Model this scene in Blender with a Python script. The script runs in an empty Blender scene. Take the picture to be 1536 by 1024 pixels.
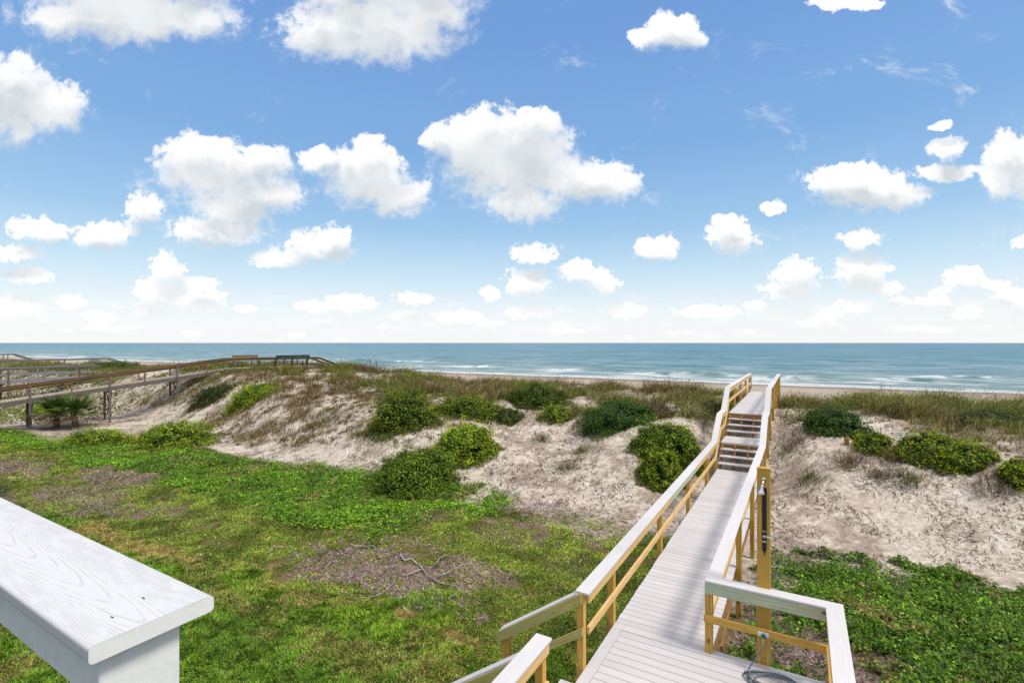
import bpy, math, random
import numpy as np
from mathutils import Vector
R = math.radians
random.seed(7); rng = np.random.default_rng(11)
sc = bpy.context.scene
col = sc.collection

# ------------------------------------------------------------------ camera, sky, sun, exposure
CAMZ = 4.9
cam = bpy.data.objects.new('camera', bpy.data.cameras.new('camera')); col.objects.link(cam)
cam.location = (0, 0, CAMZ); cam.rotation_euler = (R(90), 0, 0)
cam.data.sensor_width = 36; cam.data.lens = 750/1536*36
cam.data.shift_y = 2/1536; cam.data.clip_start = .05; cam.data.clip_end = 60000
sc.camera = cam
sc.view_settings.view_transform = 'Standard'; sc.view_settings.look = 'None'
sc.view_settings.exposure = .30; sc.view_settings.gamma = 1
SUN_EL, SUN_AZ = 58, 122       # azimuth clockwise from +Y (camera direction)
sd = bpy.data.lights.new('sun', 'SUN'); sd.energy = 2.7; sd.angle = R(14); sd.color = (1, .93, .82)
so = bpy.data.objects.new('sun', sd); col.objects.link(so)
dirv = Vector((math.sin(R(SUN_AZ))*math.cos(R(SUN_EL)), math.cos(R(SUN_AZ))*math.cos(R(SUN_EL)), math.sin(R(SUN_EL))))
so.rotation_euler = dirv.to_track_quat('Z', 'Y').to_euler(); so.location = dirv*60

class NT:
    """tiny helper for node trees"""
    def __init__(s, nt): s.nt = nt
    def n(s, t, **k):
        nd = s.nt.nodes.new(t)
        for a, b in k.items(): setattr(nd, a, b)
        return nd
    def put(s, sock, v):
        if hasattr(v, 'is_output') or isinstance(v, bpy.types.NodeSocket): s.nt.links.new(v, sock)
        elif v is not None: sock.default_value = v
    def m(s, op, a, b=None, c=None, clamp=False):
        nd = s.n('ShaderNodeMath', operation=op, use_clamp=clamp)
        for i, v in enumerate((a, b, c)):
            if v is not None: s.put(nd.inputs[i], v)
        return nd.outputs[0]
    def vm(s, op, a, b=None, c=None):
        nd = s.n('ShaderNodeVectorMath', operation=op)
        for i, v in enumerate((a, b, c)):
            if v is not None:
                if op == 'SCALE' and i == 1: s.put(nd.inputs[3], v)
                else: s.put(nd.inputs[i], v)
        return nd.outputs[1] if op in ('LENGTH', 'DOT_PRODUCT') else nd.outputs[0]
    def noise(s, vec, scale, detail=4, rough=.55, dist=0, out=0):
        nd = s.n('ShaderNodeTexNoise'); s.put(nd.inputs['Vector'], vec)
        nd.inputs['Scale'].default_value = scale; nd.inputs['Detail'].default_value = detail
        nd.inputs['Roughness'].default_value = rough; nd.inputs['Distortion'].default_value = dist
        return nd.outputs[out]
    def ss(s, v, a, b, lo=0., hi=1.):
        nd = s.n('ShaderNodeMapRange', interpolation_type='SMOOTHSTEP'); s.put(nd.inputs[0], v)
        nd.inputs[1].default_value = a; nd.inputs[2].default_value = b
        nd.inputs[3].default_value = lo; nd.inputs[4].default_value = hi
        return nd.outputs[0]
    def mix(s, f, a, b, mode='MIX'):
        nd = s.n('ShaderNodeMix', data_type='RGBA', blend_type=mode); s.put(nd.inputs[0], f)
        for i, v in ((6, a), (7, b)):
            if isinstance(v, (tuple, list)) and len(v) == 3: v = (*v, 1)
            s.put(nd.inputs[i], v)
        return nd.outputs[2]
    def ramp(s, f, stops):
        nd = s.n('ShaderNodeValToRGB'); s.put(nd.inputs[0], f); el = nd.color_ramp.elements
        while len(el) < len(stops): el.new(.5)
        for e, (p, c) in zip(el, stops): e.position = p; e.color = (*c, 1)
        return nd.outputs[0]
    def xyz(s, x, y, z):
        nd = s.n('ShaderNodeCombineXYZ')
        for i, v in enumerate((x, y, z)): s.put(nd.inputs[i], v)
        return nd.outputs[0]
    def sep(s, v):
        nd = s.n('ShaderNodeSeparateXYZ'); s.put(nd.inputs[0], v); return nd.outputs

world = bpy.data.worlds.new('World'); sc.world = world; world.use_nodes = True
W = NT(world.node_tree); world.node_tree.nodes.clear()
# cumulus clouds, each a few overlapping ellipses: (azimuth tangent, elevation tangent, radii) in thousandths
CL = [(-568,489,150,38),(-658,494,70,25),(-488,484,80,24),(-568,540,170,50),(-208,469,130,45),(-268,464,85,42),(-128,492,65,35),(-190,530,140,40),
 (-738,374,65,58),(-683,359,45,35),(-733,319,30,25),(-790,360,70,60),
 (-448,264,90,42),(-478,279,60,38),(-388,224,80,30),(-368,279,42,28),(-443,169,78,19),(-553,199,32,24),(-420,205,70,24),
 (-218,254,70,40),(-168,224,52,28),(-288,274,34,18),(-212,285,30,26),
 (2,279,105,60),(-48,299,72,48),(32,324,42,28),(92,249,92,28),(12,214,64,30),(152,239,42,20),(-110,310,25,24),
 (237,469,44,28),(202,464,26,14),(262,459,32,15),(532,232,80,26),(482,244,50,18),(582,222,42,17),(512,252,40,17),
 (332,162,42,24),(322,178,22,16),(-293,146,56,22),(-268,156,32,20),(-353,126,46,10),
 (-518,109,28,24),(-533,74,38,22),(-483,69,50,16),(-448,66,20,12),(-468,89,30,10),
 (522,109,42,24),(552,84,38,10),(422,104,36,22),(417,79,50,13),(677,99,35,14),(642,79,20,6),(722,89,30,8),
 (742,274,30,34),(732,244,26,20),(770,262,30,45),(652,289,35,15),(642,326,22,7),(652,256,60,9),
 (32,134,36,13),(22,89,36,19),(-33,72,16,9),(97,107,36,14),(137,92,28,16),(217,142,36,15),
 (-613,162,50,18),(-708,169,50,15),(-743,134,45,10),(-723,99,40,10),(-753,54,26,13),(-665,62,25,9),
 (-303,56,25,7),(-248,62,18,8),(-283,29,30,6),(-88,39,45,8),(-158,39,26,7),(22,46,40,9),(172,48,36,10),(297,48,50,8),
 (517,56,36,11),(585,62,22,7),(677,44,30,8),(522,159,36,13),(392,202,24,8),(692,59,18,6),(447,29,25,5),(497,509,64,9),
 (770,150,20,8),(-450,60,22,9),(-400,52,20,5),(50,18,60,4),(-600,22,50,4),(300,16,70,4),(620,20,60,4)]
grp = bpy.data.node_groups.new('cumulus_field', 'ShaderNodeTree')
grp.interface.new_socket('P', in_out='INPUT', socket_type='NodeSocketVector')
grp.interface.new_socket('D', in_out='OUTPUT', socket_type='NodeSocketFloat')
crs = random.Random(5)
for i in range(34):
    yy_ = 6+62*crs.random()**1.3; rr_ = (7+yy_*.34)*crs.uniform(.6, 1.5); CL.append((crs.uniform(-790, 790), yy_, rr_, rr_*crs.uniform(.22, .38)))
CL = [(a, b, c, d*(1.12 if d > 20 else 1.25)) for a, b, c, d in CL]
G = NT(grp); gi = G.n('NodeGroupInput'); go = G.n('NodeGroupOutput')
best = None
for (cx, cy, rx, ry) in CL:
    q = G.vm('MULTIPLY_ADD', gi.outputs[0], (1/rx, 1/ry, 0), (-cx/rx, -cy/ry, 0))
    l = G.vm('LENGTH', q)
    best = l if best is None else G.m('SMOOTH_MIN', best, l, .28)
grp.links.new(G.m('SUBTRACT', 1.0, best), go.inputs[0])
tc = W.n('ShaderNodeTexCoord'); dx, dy, dz = W.sep(tc.outputs['Generated'])
ay = W.m('MAXIMUM', W.m('ABSOLUTE', dy), .03)
px = W.m('DIVIDE', W.m('MULTIPLY', dx, 750), ay); pz = W.m('DIVIDE', W.m('MULTIPLY', dz, 750), ay)
P = W.xyz(px, pz, 0)
sz = W.ss(pz, 20, 330, .25, 1.0)
w1 = W.noise(P, .012, 5, .6, 0, 1)
warp = W.vm('SCALE', W.vm('SUBTRACT', w1, (.5, .5, .5)), W.m('MULTIPLY', sz, 62))
P2 = W.vm('ADD', P, warp)
nfine = W.noise(P, .034, 8, .62, .2)
nbig = W.noise(P, .011, 3, .5)
def field(off):
    g = W.n('ShaderNodeGroup'); g.node_tree = grp
    W.put(g.inputs[0], W.vm('ADD', P2, (off[0], off[1], 0)) if off else P2)
    return g.outputs[0]
nsm = W.noise(P, .085, 6, .6, .2)
nfine = W.m('ADD', nfine, W.m('MULTIPLY', W.m('SUBTRACT', nsm, .5), W.ss(pz, 300, 60, .35, 1.6)))
f0 = W.m('ADD', field(None), W.m('MULTIPLY', W.m('SUBTRACT', nfine, .5), 1.25))
f1 = field((-8, 30))
tb = W.ss(f1, -.45, .25)
alpha = W.m('ADD', W.m('MULTIPLY', W.ss(f0, -.06, .20), W.m('SUBTRACT', 1., tb)), W.m('MULTIPLY', W.ss(f0, -.26, .50), tb))
alpha = W.m('MULTIPLY', alpha, W.ss(pz, 0, 60, .75, 1))
wisp = W.m('MULTIPLY', W.ss(W.noise(W.vm('MULTIPLY', P, (1, 1.6, 1)), .0085, 8, .66, .6), .56, .78, 0, .6), W.ss(pz, 60, 200))
lowband = W.m('MULTIPLY', W.ss(W.noise(W.vm('MULTIPLY', P, (1, 3.5, 1)), .018, 6, .6), .50, .72, 0, .6), W.m('MULTIPLY', W.ss(pz, 3, 14), W.ss(pz, 95, 40)))
alpha = W.m('MAXIMUM', alpha, W.m('MAXIMUM', wisp, lowband))
shade = W.m('MULTIPLY', W.ss(pz, 25, 140, .35, 1), W.m('MULTIPLY', W.ss(W.m('ADD', f1, W.m('MULTIPLY', W.m('SUBTRACT', nfine, .5), .8)), -.10, .60), W.ss(nbig, .33, .62, .45, 1.0)))
over = W.m('MULTIPLY', W.ss(pz, 560, 1000), W.ss(W.noise(W.vm('MULTIPLY', tc.outputs['Generated'], (1, 1, 2)), 1.8, 6, .6),   .34, .56, .35, .95))  # cloud cover added overhead, out of view, to whiten the sky light
alpha = W.m('MAXIMUM', alpha, over)
ccol = W.mix(shade, (.83, .83, .83), (.53, .575, .61))
el = W.n('ShaderNodeMath', operation='ARCTAN2'); hx = W.m('SQRT', W.m('ADD', W.m('MULTIPLY', dx, dx), W.m('MULTIPLY', dy, dy)))
W.put(el.inputs[0], dz); W.put(el.inputs[1], hx)
grad = W.ramp(W.m('DIVIDE', el.outputs[0], R(90)), [(0, (.83, .835, .84)), (.035, (.755, .80, .825)), (.085, (.50, .67, .79)), (.14, (.30, .50, .725)),
   (.22, (.195, .38, .665)), (.36, (.145, .30, .62)), (1, (.08, .17, .45))])
sky = W.n('ShaderNodeTexSky', sky_type='NISHITA'); sky.sun_disc = False
sky.sun_elevation = R(SUN_EL); sky.sun_rotation = R(SUN_AZ)
nish = W.vm('SCALE', sky.outputs[0], .10)
base = W.mix(.86, nish, grad)
final = W.mix(alpha, base, ccol)
bg = W.n('ShaderNodeBackground'); W.put(bg.inputs[0], final); bg.inputs[1].default_value = 1.0
wo = W.n('ShaderNodeOutputWorld'); world.node_tree.links.new(bg.outputs[0], wo.inputs[0])

# ------------------------------------------------------------------ frame: v runs along the shore, u runs out to sea
TH = R(30); CT, ST = math.cos(TH), math.sin(TH)
def XY(v, u): return CT*v+ST*u, -ST*v+CT*u
def VU(x, y): return CT*x-ST*y, ST*x+CT*y

# ------------------------------------------------------------------ noise in numpy
def _h(ix, iy, seed):
    n = (ix.astype(np.int64)*374761393 + iy.astype(np.int64)*668265263 + seed*982451653) & 0x7fffffff
    n = ((n ^ (n >> 13))*1274126177) & 0x7fffffff
    n = ((n ^ (n >> 16))*668265263) & 0x7fffffff
    return ((n >> 8) & 0xffff)/65535.
def vnoise(x, y, seed=0):
    x = np.asarray(x, float); y = np.asarray(y, float)
    ix, iy = np.floor(x), np.floor(y); fx, fy = x-ix, y-iy
    fx = fx*fx*(3-2*fx); fy = fy*fy*(3-2*fy)
    a, b, c, d = _h(ix, iy, seed), _h(ix+1, iy, seed), _h(ix, iy+1, seed), _h(ix+1, iy+1, seed)
    return (a+(b-a)*fx)*(1-fy)+(c+(d-c)*fx)*fy
def fbm(x, y, seed=0, o=4):
    s = 0; a = .5; t = 0
    for i in range(o):
        s = s+a*vnoise(x*2**i+17.3*i, y*2**i-9.1*i, seed+i*7); t += a; a *= .52
    return s/t
def sst(x, a, b):
    t = np.clip((np.asarray(x, float)-a)/(b-a), 0, 1); return t*t*(3-2*t)
def lerp(a, b, t): return a+(b-a)*t

# ------------------------------------------------------------------ the terrain
def T(v, u):
    v = np.asarray(v, float); u = np.asarray(u, float)
    foot = 13.0+1.0*sst(v, -5, 1)+2.5*sst(v, -22, -36)-1.6*np.exp(-((v+14)/5)**2)+1.2*(fbm(v*.12, u*.12, 5, 3)-.5)
    top = 2.05+.75*sst(v, -16, -34)-.95*sst(v, -44, -56)+.7*(fbm(v*.11, u*.16, 21, 4)-.5)
    w = 6.0+1.6*(fbm(v*.1, v*.03, 9, 2)-.5)
    rise = sst(u, foot, foot+w)
    fall = sst(u, 28.5+3*(fbm(v*.08, v*.02, 31, 2)-.5), 38)
    z = top*rise
    face = rise*(1-sst(u, foot+w, foot+w+3))
    z = z + (.55*(fbm(v*.35, u*.35, 3, 4)-.5)+.22*(fbm(v*1.6, u*1.6, 41, 3)-.5)+.07*(fbm(v*6, u*6, 45, 2)-.5))*np.clip(rise*1.6, 0, 1)
    z = z - .8*np.exp(-(((v+8.2)/2.7)**2+((u-17.2)/2.1)**2))*rise          # the bowl in the dune face
    path = np.exp(-((v+1.65)/1.5)**4)
    cap_ = np.interp(u, [14, 17.3, 18.2, 19.6, 20.3, 24, 30], [.25, .45, .95, 1.25, 1.62, 2.0, 2.0])
    z = lerp(z, np.minimum(z, cap_+.06*(fbm(v*2, u*2, 77, 3)-.5)), path)
    beach = -.95-1.65*(np.clip(u, 38, 400)-38)/64.+.10*(fbm(v*.15, u*.15, 55, 3)-.5)+.35*np.exp(-((u-43)/5.)**2)*sst(fbm(v*.2, u*.2, 58, 3), .45, .7)
    z = lerp(z, beach, fall)
    lawn = .10*(fbm(v*.3, u*.3, 61, 3)-.5)+.05*(fbm(v*1.7, u*1.7, 64, 2)-.5)
    z = z+lawn*(1-rise)*(1-fall)
    z = z+.09*sod(v, u)
    return z
def sod(v, u):
    """1 on the laid lawn near the house"""
    e = 7.0+.9*(fbm(v*.35, v*.1, 71, 3)-.5)*2+.55*np.sin(v*1.9)*sst(v, -9, -5)-1.1*sst(v, -9, -18)
    e = e+.5*(fbm(v*2.5, u*2.5, 73, 2)-.5)+.3*(fbm(v*9, u*9, 74, 2)-.5)
    m = 1-sst(u, e-.12, e+.12)
    return m*(1-sst(v, -2.7, -2.3))
def Tf(v, u): return float(T(np.array([v]), np.array([u]))[0])
def Tw(x, y): v, u = VU(x, y); return Tf(v, u)
def gp(px_, py_, tmin=5):
    """where the sight line through a picture position meets the ground"""
    t = np.arange(tmin, 260, .03)
    x = (px_-768)/750.*t; z = CAMZ-(py_-514)/750.*t
    v, u = VU(x, t); g = T(v, u); i = int(np.argmax(z < g))
    return float(x[i]), float(t[i]), float(g[i])

# patches: vine mats, litter, bare sand  (v, u, rv, ru, strength)
def flat(px_, py_, z=0.0):
    y = 750*(CAMZ-z)/(py_-514); x = (px_-768)/750.*y; return VU(x, y)
def blobs(v, u, L, seed, n=1.0):
    s = np.zeros_like(v); w = .9*(fbm(v*1.1, u*1.1, seed, 4)-.5)+1.1*(fbm(v*4.5, u*4.5, seed+3, 3)-.5)
    for (px_, py_, rv, ru, k) in L:
        bv, bu = flat(px_, py_)
        d = np.sqrt(((v-bv)/rv)**2+((u-bu)/ru)**2)+n*w
        s = np.maximum(s, k*(1-sst(d, .65, 1.1)))
    return s
LIT = [(600,868,2.2,1.0,1),(500,850,1.2,.9,1),(700,860,1.0,.8,1),(480,842,1.0,.5,.9),(560,850,2.3,1.0,.9),(170,715,2.6,1.0,1),(120,745,3.4,1.2,.85),(10,700,3.4,1.4,.9),(30,760,2,1,.5),
       (260,770,2.0,.6,.4),(640,770,1.2,.5,.35),(770,800,1.2,.9,.6),(820,770,1.4,.8,.6),(900,800,.9,.8,.5),(660,820,1.2,.5,.45),(860,850,.8,.6,.4),(1185,990,1.0,.55,1.),(1230,990,1.2,.7,1.),
       (1120,900,.8,1.0,.7),(1170,940,1.,.5,.9),(1200,840,.5,.3,.8),(1190,820,.7,.35,.6),(1215,905,.3,.2,.7)]
BARE = [(845,785,.9,.5,.6),(900,790,1.3,.7,.75),(945,780,1.5,.8,.9),(1100,880,.9,.9,.9),(1130,830,.7,1.2,.9),(1160,870,.5,.8,.6),(800,760,.8,.4,.4)]
TAN = [(140,800,1.6,.5,1),(190,820,1.0,.4,.9),(255,835,1.3,.35,.9),(230,830,.8,.4,1),(380,845,.7,.4,.9),(460,905,.5,.3,.8),(690,965,.45,.3,.9),(550,905,.4,.2,.6),(610,932,.35,.2,1),
       (430,870,.5,.25,.6),(360,915,.4,.2,.5),(800,905,.8,.4,.7),(850,900,.5,.5,.6),(700,870,.5,.25,.8),(730,975,.5,.3,.6),(400,960,.4,.2,.4),(470,960,.6,.3,.5)]
def leftvine(v, u):
    a = sst(v, -8.3, -10.8)*sst(u+1.6*(fbm(v*.5, u*.5, 81, 3)-.5), 8.4, 9.3)*(1-sst(u+.9*(fbm(v*.7, u*.7, 83, 3)-.5)+2.6*sst(v, -22, -34), 12.3, 13.0))
    b = sst(v, -12, -10)*(1-sst(v, -8.2, -7.2))*sst(u, 11.2, 12.2)*(1-sst(u+.8*(fbm(v, u, 85, 3)-.5), 13.2, 13.7))*.9
    return np.maximum(a, b)
def rightvine(v, u):
    e = 13.2+1.6*(fbm(v*.8, u*.8, 87, 3)-.5)+1.6*(fbm(v*2.8, u*2.8, 88, 3)-.5)+.6*sst(v, 2, 9)
    a = sst(v, -1.1, -.3)*(1-sst(u, e, e+.35))
    return np.maximum(a, .35*sst(v, -3, -2)*(1-sst(u, 6, 8))*0)
def zones(v, u):
    foot = 12.8+.0*sst(v, -5, 1)+3.2*sst(v, -22, -36)-1.0*np.exp(-((v+14)/5)**2)
    n = fbm(v*.9, u*.9, 91, 4)
    sand = sst(u+2.2*(n-.5), foot-.5, foot+.5)
    sand = np.maximum(sand, sst(v, -1.6, -.6)*sst(u, 12.2, 12.8))
    sand = np.maximum(sand, sst(v, -29, -33)*sst(u+2*(n-.5), 9.5, 11.5))
    lit = blobs(v, u, LIT, 95, 1.2); bare = blobs(v, u, BARE, 97, 1.5); tan = blobs(v, u, TAN, 99, 1.3)
    vine = np.maximum(leftvine(v, u), rightvine(v, u))*(1-.92*lit)*(1-.8*bare)
    hole = sst(fbm(v*1.0, u*1.0, 101, 4), .60, .68)
    vine = vine*(1-.85*hole*(v < -5)-.75*sst(fbm(v*1.3, u*1.3, 103, 4), .56, .64)*(v > -5)*sst(u, 6, 10))
    S = sod(v, u)
    weed = (1-sand)*(1-S)*(1-vine)*(1-.88*lit)*(1-.75*bare)*(v < -1.2)
    return dict(sand=sand, lit=lit, bare=bare, tan=tan*(1-sand), vine=vine, sod=S, weed=weed)

# ------------------------------------------------------------------ mesh helpers
def setcol(me, arr, name='tint'):
    a = me.color_attributes.new(name, 'FLOAT_COLOR', 'POINT')
    c = np.ones((len(arr), 4), np.float32); c[:, :arr.shape[1]] = arr; a.data.foreach_set('color', c.ravel())
def fastmesh(name, V, faces, colr=None, smooth=False):
    """faces: list of (n,k) index arrays"""
    me = bpy.data.meshes.new(name); V = np.asarray(V, np.float32)
    if isinstance(faces, np.ndarray): faces = [faces]
    me.vertices.add(len(V)); me.vertices.foreach_set('co', V.ravel())
    tot = np.concatenate([f.ravel() for f in faces]); cnt = np.concatenate([np.full(len(f), f.shape[1]) for f in faces])
    me.loops.add(len(tot)); me.loops.foreach_set('vertex_index', tot.astype(np.int32))
    me.polygons.add(len(cnt)); me.polygons.foreach_set('loop_start', np.concatenate([[0], np.cumsum(cnt)[:-1]]).astype(np.int32))
    me.polygons.foreach_set('loop_total', cnt.astype(np.int32))
    if smooth: me.polygons.foreach_set('use_smooth', np.ones(len(cnt), bool))
    me.update(calc_edges=True)
    if colr is not None: setcol(me, colr)
    return me
def addobj(name, me, mat, parent=None, loc=(0, 0, 0), rz=0):
    o = bpy.data.objects.new(name, me); col.objects.link(o)
    if mat and not me.materials: me.materials.append(mat)
    o.location = loc; o.rotation_euler = (0, 0, rz)
    if parent: o.parent = parent
    return o
def tag(o, label=None, cat=None, group=None, kind=None):
    if label: o['label'] = label
    if cat: o['category'] = cat
    if group: o['group'] = group
    if kind: o['kind'] = kind
    return o
class MB:
    """collects boxes, rails and tubes with UVs in metres (U along the grain)"""
    def __init__(s): s.v = []; s.f = []; s.uv = []
    def quad(s, idx, uvs): s.f.append(idx); s.uv.append(uvs)
    def bar(s, p0, p1, w, h, up=(0, 0, 1)):
        p0 = Vector(p0); p1 = Vector(p1); d = p1-p0; L = d.length; d.normalize(); up = Vector(up)
        if abs(d.dot(up)) > .99: up = Vector((0, 1, 0))
        sd_ = d.cross(up).normalized(); t = sd_.cross(d).normalized(); b = len(s.v); o = random.random()*30
        for p in (p0, p1):
            for a, c in ((-1, -1), (1, -1), (1, 1), (-1, 1)): s.v.append(p+sd_*(a*w/2)+t*(c*h/2))
        per = [0, w, w+h, 2*w+h, 2*w+2*h]
        for i in range(4):
            j = (i+1) % 4
            s.quad((b+i, b+j, b+4+j, b+4+i), [(o, o+per[i]), (o, o+per[i+1]), (o+L, o+per[i+1]), (o+L, o+per[i])])
        s.quad((b+3, b+2, b+1, b), [(o, o), (o+w*.3, o), (o+w*.3, o+h), (o, o+h)]); s.quad((b+4, b+5, b+6, b+7), [(o, o), (o+w*.3, o), (o+w*.3, o+h), (o, o+h)])
    def box(s, x0, x1, y0, y1, z0, z1, axis='x'):
        if axis == 'x': s.bar((x0, (y0+y1)/2, (z0+z1)/2), (x1, (y0+y1)/2, (z0+z1)/2), y1-y0, z1-z0)
        elif axis == 'y': s.bar(((x0+x1)/2, y0, (z0+z1)/2), ((x0+x1)/2, y1, (z0+z1)/2), x1-x0, z1-z0)
        else: s.bar(((x0+x1)/2, (y0+y1)/2, z0), ((x0+x1)/2, (y0+y1)/2, z1), x1-x0, y1-y0, (0, 1, 0))
    def rail(s, pts, w, h):
        """rectangular section swept along a polyline, plumb vertical joints, mitred in plan; pts at top centre"""
        pts = [Vector(p) for p in pts]; b = len(s.v); n = len(pts); o = random.random()*30; L = 0
        for i, p in enumerate(pts):
            ds = []
            if i: ds.append((pts[i]-pts[i-1]).xy.normalized())
            if i < n-1: ds.append((pts[i+1]-pts[i]).xy.normalized())
            m = (ds[0]+ds[-1]).normalized(); k = 1/max(.3, m.dot(ds[0])); sx = Vector((m.y, -m.x, 0))*k
            sl = max(abs((pts[min(i+1, n-1)]-pts[i]).z)/max(.01, (pts[min(i+1, n-1)]-pts[i]).xy.length), abs((pts[i]-pts[max(i-1, 0)]).z)/max(.01, (pts[i]-pts[max(i-1, 0)]).xy.length))
            hh = h*math.sqrt(1+sl*sl*.6)
            for a, c in ((-1, 1), (1, 1), (1, 0), (-1, 0)): s.v.append(p+sx*(a*w/2)-Vector((0, 0, hh*c)))
        per = [0, w, w+h, 2*w+h, 2*w+2*h]
        for k_ in range(n-1):
            l = (pts[k_+1]-pts[k_]).length; q = b+4*k_
            for i in range(4):
                j = (i+1) % 4
                s.quad((q+i, q+j, q+4+j, q+4+i), [(o+L, o+per[i]), (o+L, o+per[i+1]), (o+L+l, o+per[i+1]), (o+L+l, o+per[i])])
            L += l
        e = b+4*(n-1)
        s.quad((b+3, b+2, b+1, b), [(o, o)]*4); s.quad((e, e+1, e+2, e+3), [(o, o)]*4)
    def tube(s, pts, r, seg=8, caps=True):
        pts = [Vector(p) for p in pts]; n = len(pts); b = len(s.v); r = r if isinstance(r, (list, tuple)) else [r]*n; L = 0; prev = None
        for i, p in enumerate(pts):
            d = (pts[min(i+1, n-1)]-pts[max(i-1, 0)]).normalized()
            if prev is None: a = d.orthogonal().normalized()
            else: a = (prev-d*prev.dot(d)).normalized()
            prev = a; c = d.cross(a)
            for k in range(seg):
                t = 2*math.pi*k/seg; s.v.append(p+(a*math.cos(t)+c*math.sin(t))*r[i])
        for i in range(n-1):
            l = (pts[i+1]-pts[i]).length
            for k in range(seg):
                j = (k+1) % seg; q = b+i*seg
                s.quad((q+k, q+j, q+seg+j, q+seg+k), [(L, k*.02), (L, k*.02+.02), (L+l, k*.02+.02), (L+l, k*.02)])
            L += l
        if caps:
            s.quad(tuple(b+k for k in reversed(range(seg))), [(0, 0)]*seg); s.quad(tuple(b+(n-1)*seg+k for k in range(seg)), [(0, 0)]*seg)
    def lathe(s, c, axis, prof, seg=16):
        """prof: (distance along axis, radius)"""
        c = Vector(c); axis = Vector(axis).normalized(); s.tube([c+axis*t for t, r in prof], [max(r, 1e-4) for t, r in prof], seg)
    def build(s, name, mat, parent=None, base=(0, 0, 0), bevel=0, smooth=False):
        me = bpy.data.meshes.new(name); bs = Vector(base)
        me.from_pydata([tuple(v-bs) for v in s.v], [], s.f)
        uv = me.uv_layers.new(name='UVMap'); uv.data.foreach_set('uv', [c for f in s.uv for p in f for c in p])
        if smooth: me.polygons.foreach_set('use_smooth', [True]*len(me.polygons))
        me.update()
        o = addobj(name, me, mat, parent)
        if bevel:
            bm = o.modifiers.new('bevel', 'BEVEL'); bm.width = bevel; bm.segments = 2; bm.limit_method = 'ANGLE'; bm.angle_limit = R(40)
        return o
class Thing:
    """an Empty at the base with parts below it; geometry is given in the shore frame (v, u, z) or another turned frame"""
    def __init__(s, name, label, cat, base, rz=-TH, origin=(0, 0), group=None):
        s.base = Vector(base); s.root = bpy.data.objects.new(name, None); col.objects.link(s.root)
        c, n = math.cos(rz), math.sin(rz)
        s.root.location = (origin[0]+c*base[0]-n*base[1], origin[1]+n*base[0]+c*base[1], base[2]); s.root.rotation_euler = (0, 0, rz)
        s.root.empty_display_size = .3
        tag(s.root, label, cat, group)
    def part(s, name, mb, mat, parent=None, label=None, bevel=0, smooth=False, kind=None):
        o = mb.build(name, mat, parent or s.root, s.base, bevel, smooth)
        return tag(o, label, None, None, kind)

# ------------------------------------------------------------------ materials
def mat(name, rough=.7, spec=.3):
    m = bpy.data.materials.new(name); m.use_nodes = True; N = NT(m.node_tree); b = m.node_tree.nodes['Principled BSDF']
    b.inputs['Roughness'].default_value = rough; b.inputs['Specular IOR Level'].default_value = spec
    return m, N, b
def bump(N, b, h, dist=.01, strength=1.):
    nd = N.n('ShaderNodeBump'); nd.inputs['Distance'].default_value = dist; nd.inputs['Strength'].default_value = strength
    N.put(nd.inputs['Height'], h); N.put(b.inputs['Normal'], nd.outputs[0])
def wood(name, c1, c2, c3=None, knots=True, rough=.7, weather=0., grainy=1.):
    m, N, b = mat(name, rough, .25)
    uv = N.n('ShaderNodeUVMap').outputs[0]
    w = N.vm('ADD', uv, N.vm('SCALE', N.vm('SUBTRACT', N.noise(N.vm('MULTIPLY', uv, (1.3, 5, 1)), 1.5, 2, .5, 0, 1), (.5, .5, .5)), .06))
    g = N.noise(N.vm('MULTIPLY', w, (.9, 26, 1)), 2.4, 5, .65)
    g2 = N.noise(N.vm('MULTIPLY', w, (3, 130, 1)), 2, 3, .6)
    big = N.noise(N.vm('MULTIPLY', uv, (.5, 1.2, 1)), 1.4, 3)
    c = N.mix(N.ss(g, .36, .66), c1, c2)
    c = N.mix(N.m('MULTIPLY', N.ss(g2, .5, .75), .35*grainy), c, tuple(x*.45 for x in c1))
    if c3: c = N.mix(N.ss(big, .45, .68), c, c3)
    if knots:
        vo = N.n('ShaderNodeTexVoronoi'); N.put(vo.inputs['Vector'], N.vm('MULTIPLY', w, (1.6, 4.5, 1))); vo.inputs['Scale'].default_value = 1.5
        c = N.mix(N.ss(vo.outputs[0], .14, .07), c, tuple(x*.28 for x in c1))
    if weather:
        c = N.mix(N.ss(N.noise(N.vm('MULTIPLY', uv, (4, 40, 1)), 2, 4), .45, .7, 0, weather), c, (.09, .075, .07))
    N.put(b.inputs['Base Color'], c); bump(N, b, N.m('ADD', g, g2), .003, .6)
    return m
M = {}
M['pine'] = wood('pine', (.42, .235, .042), (.72, .45, .115), (.50, .285, .055))
M['pine_pale'] = wood('pale_pine', (.58, .36, .14), (.79, .55, .27), (.62, .40, .14))
M['pine_green'] = wood('green_treated_pine', (.36, .30, .085), (.54, .46, .16), (.40, .38, .16))
M['mint'] = wood('mint_treated_pine', (.36, .39, .25), (.56, .58, .40), (.38, .50, .36))
M['pine_dark'] = wood('dark_brown_timber', (.24, .12, .04), (.40, .22, .08))  # dark brown tone of joists, stringers, braces and the stub
M['grey_wood'] = wood('weathered_grey_wood', (.085, .065, .058), (.25, .205, .18), (.14, .115, .10), True, .85, .6)
M['dark_wood'] = wood('weathered_dark_wood', (.07, .055, .045), (.17, .14, .12), (.11, .10, .09), True, .85, .4)
M['grey_deck'] = wood('pale_weathered_decking', (.34, .28, .20), (.56, .48, .36), (.44, .37, .27), True, .85, .3)
M['greyblue_wood'] = wood('silvered_wood', (.15, .14, .155), (.32, .31, .34), (.22, .21, .235), True, .8, .3)
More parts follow.
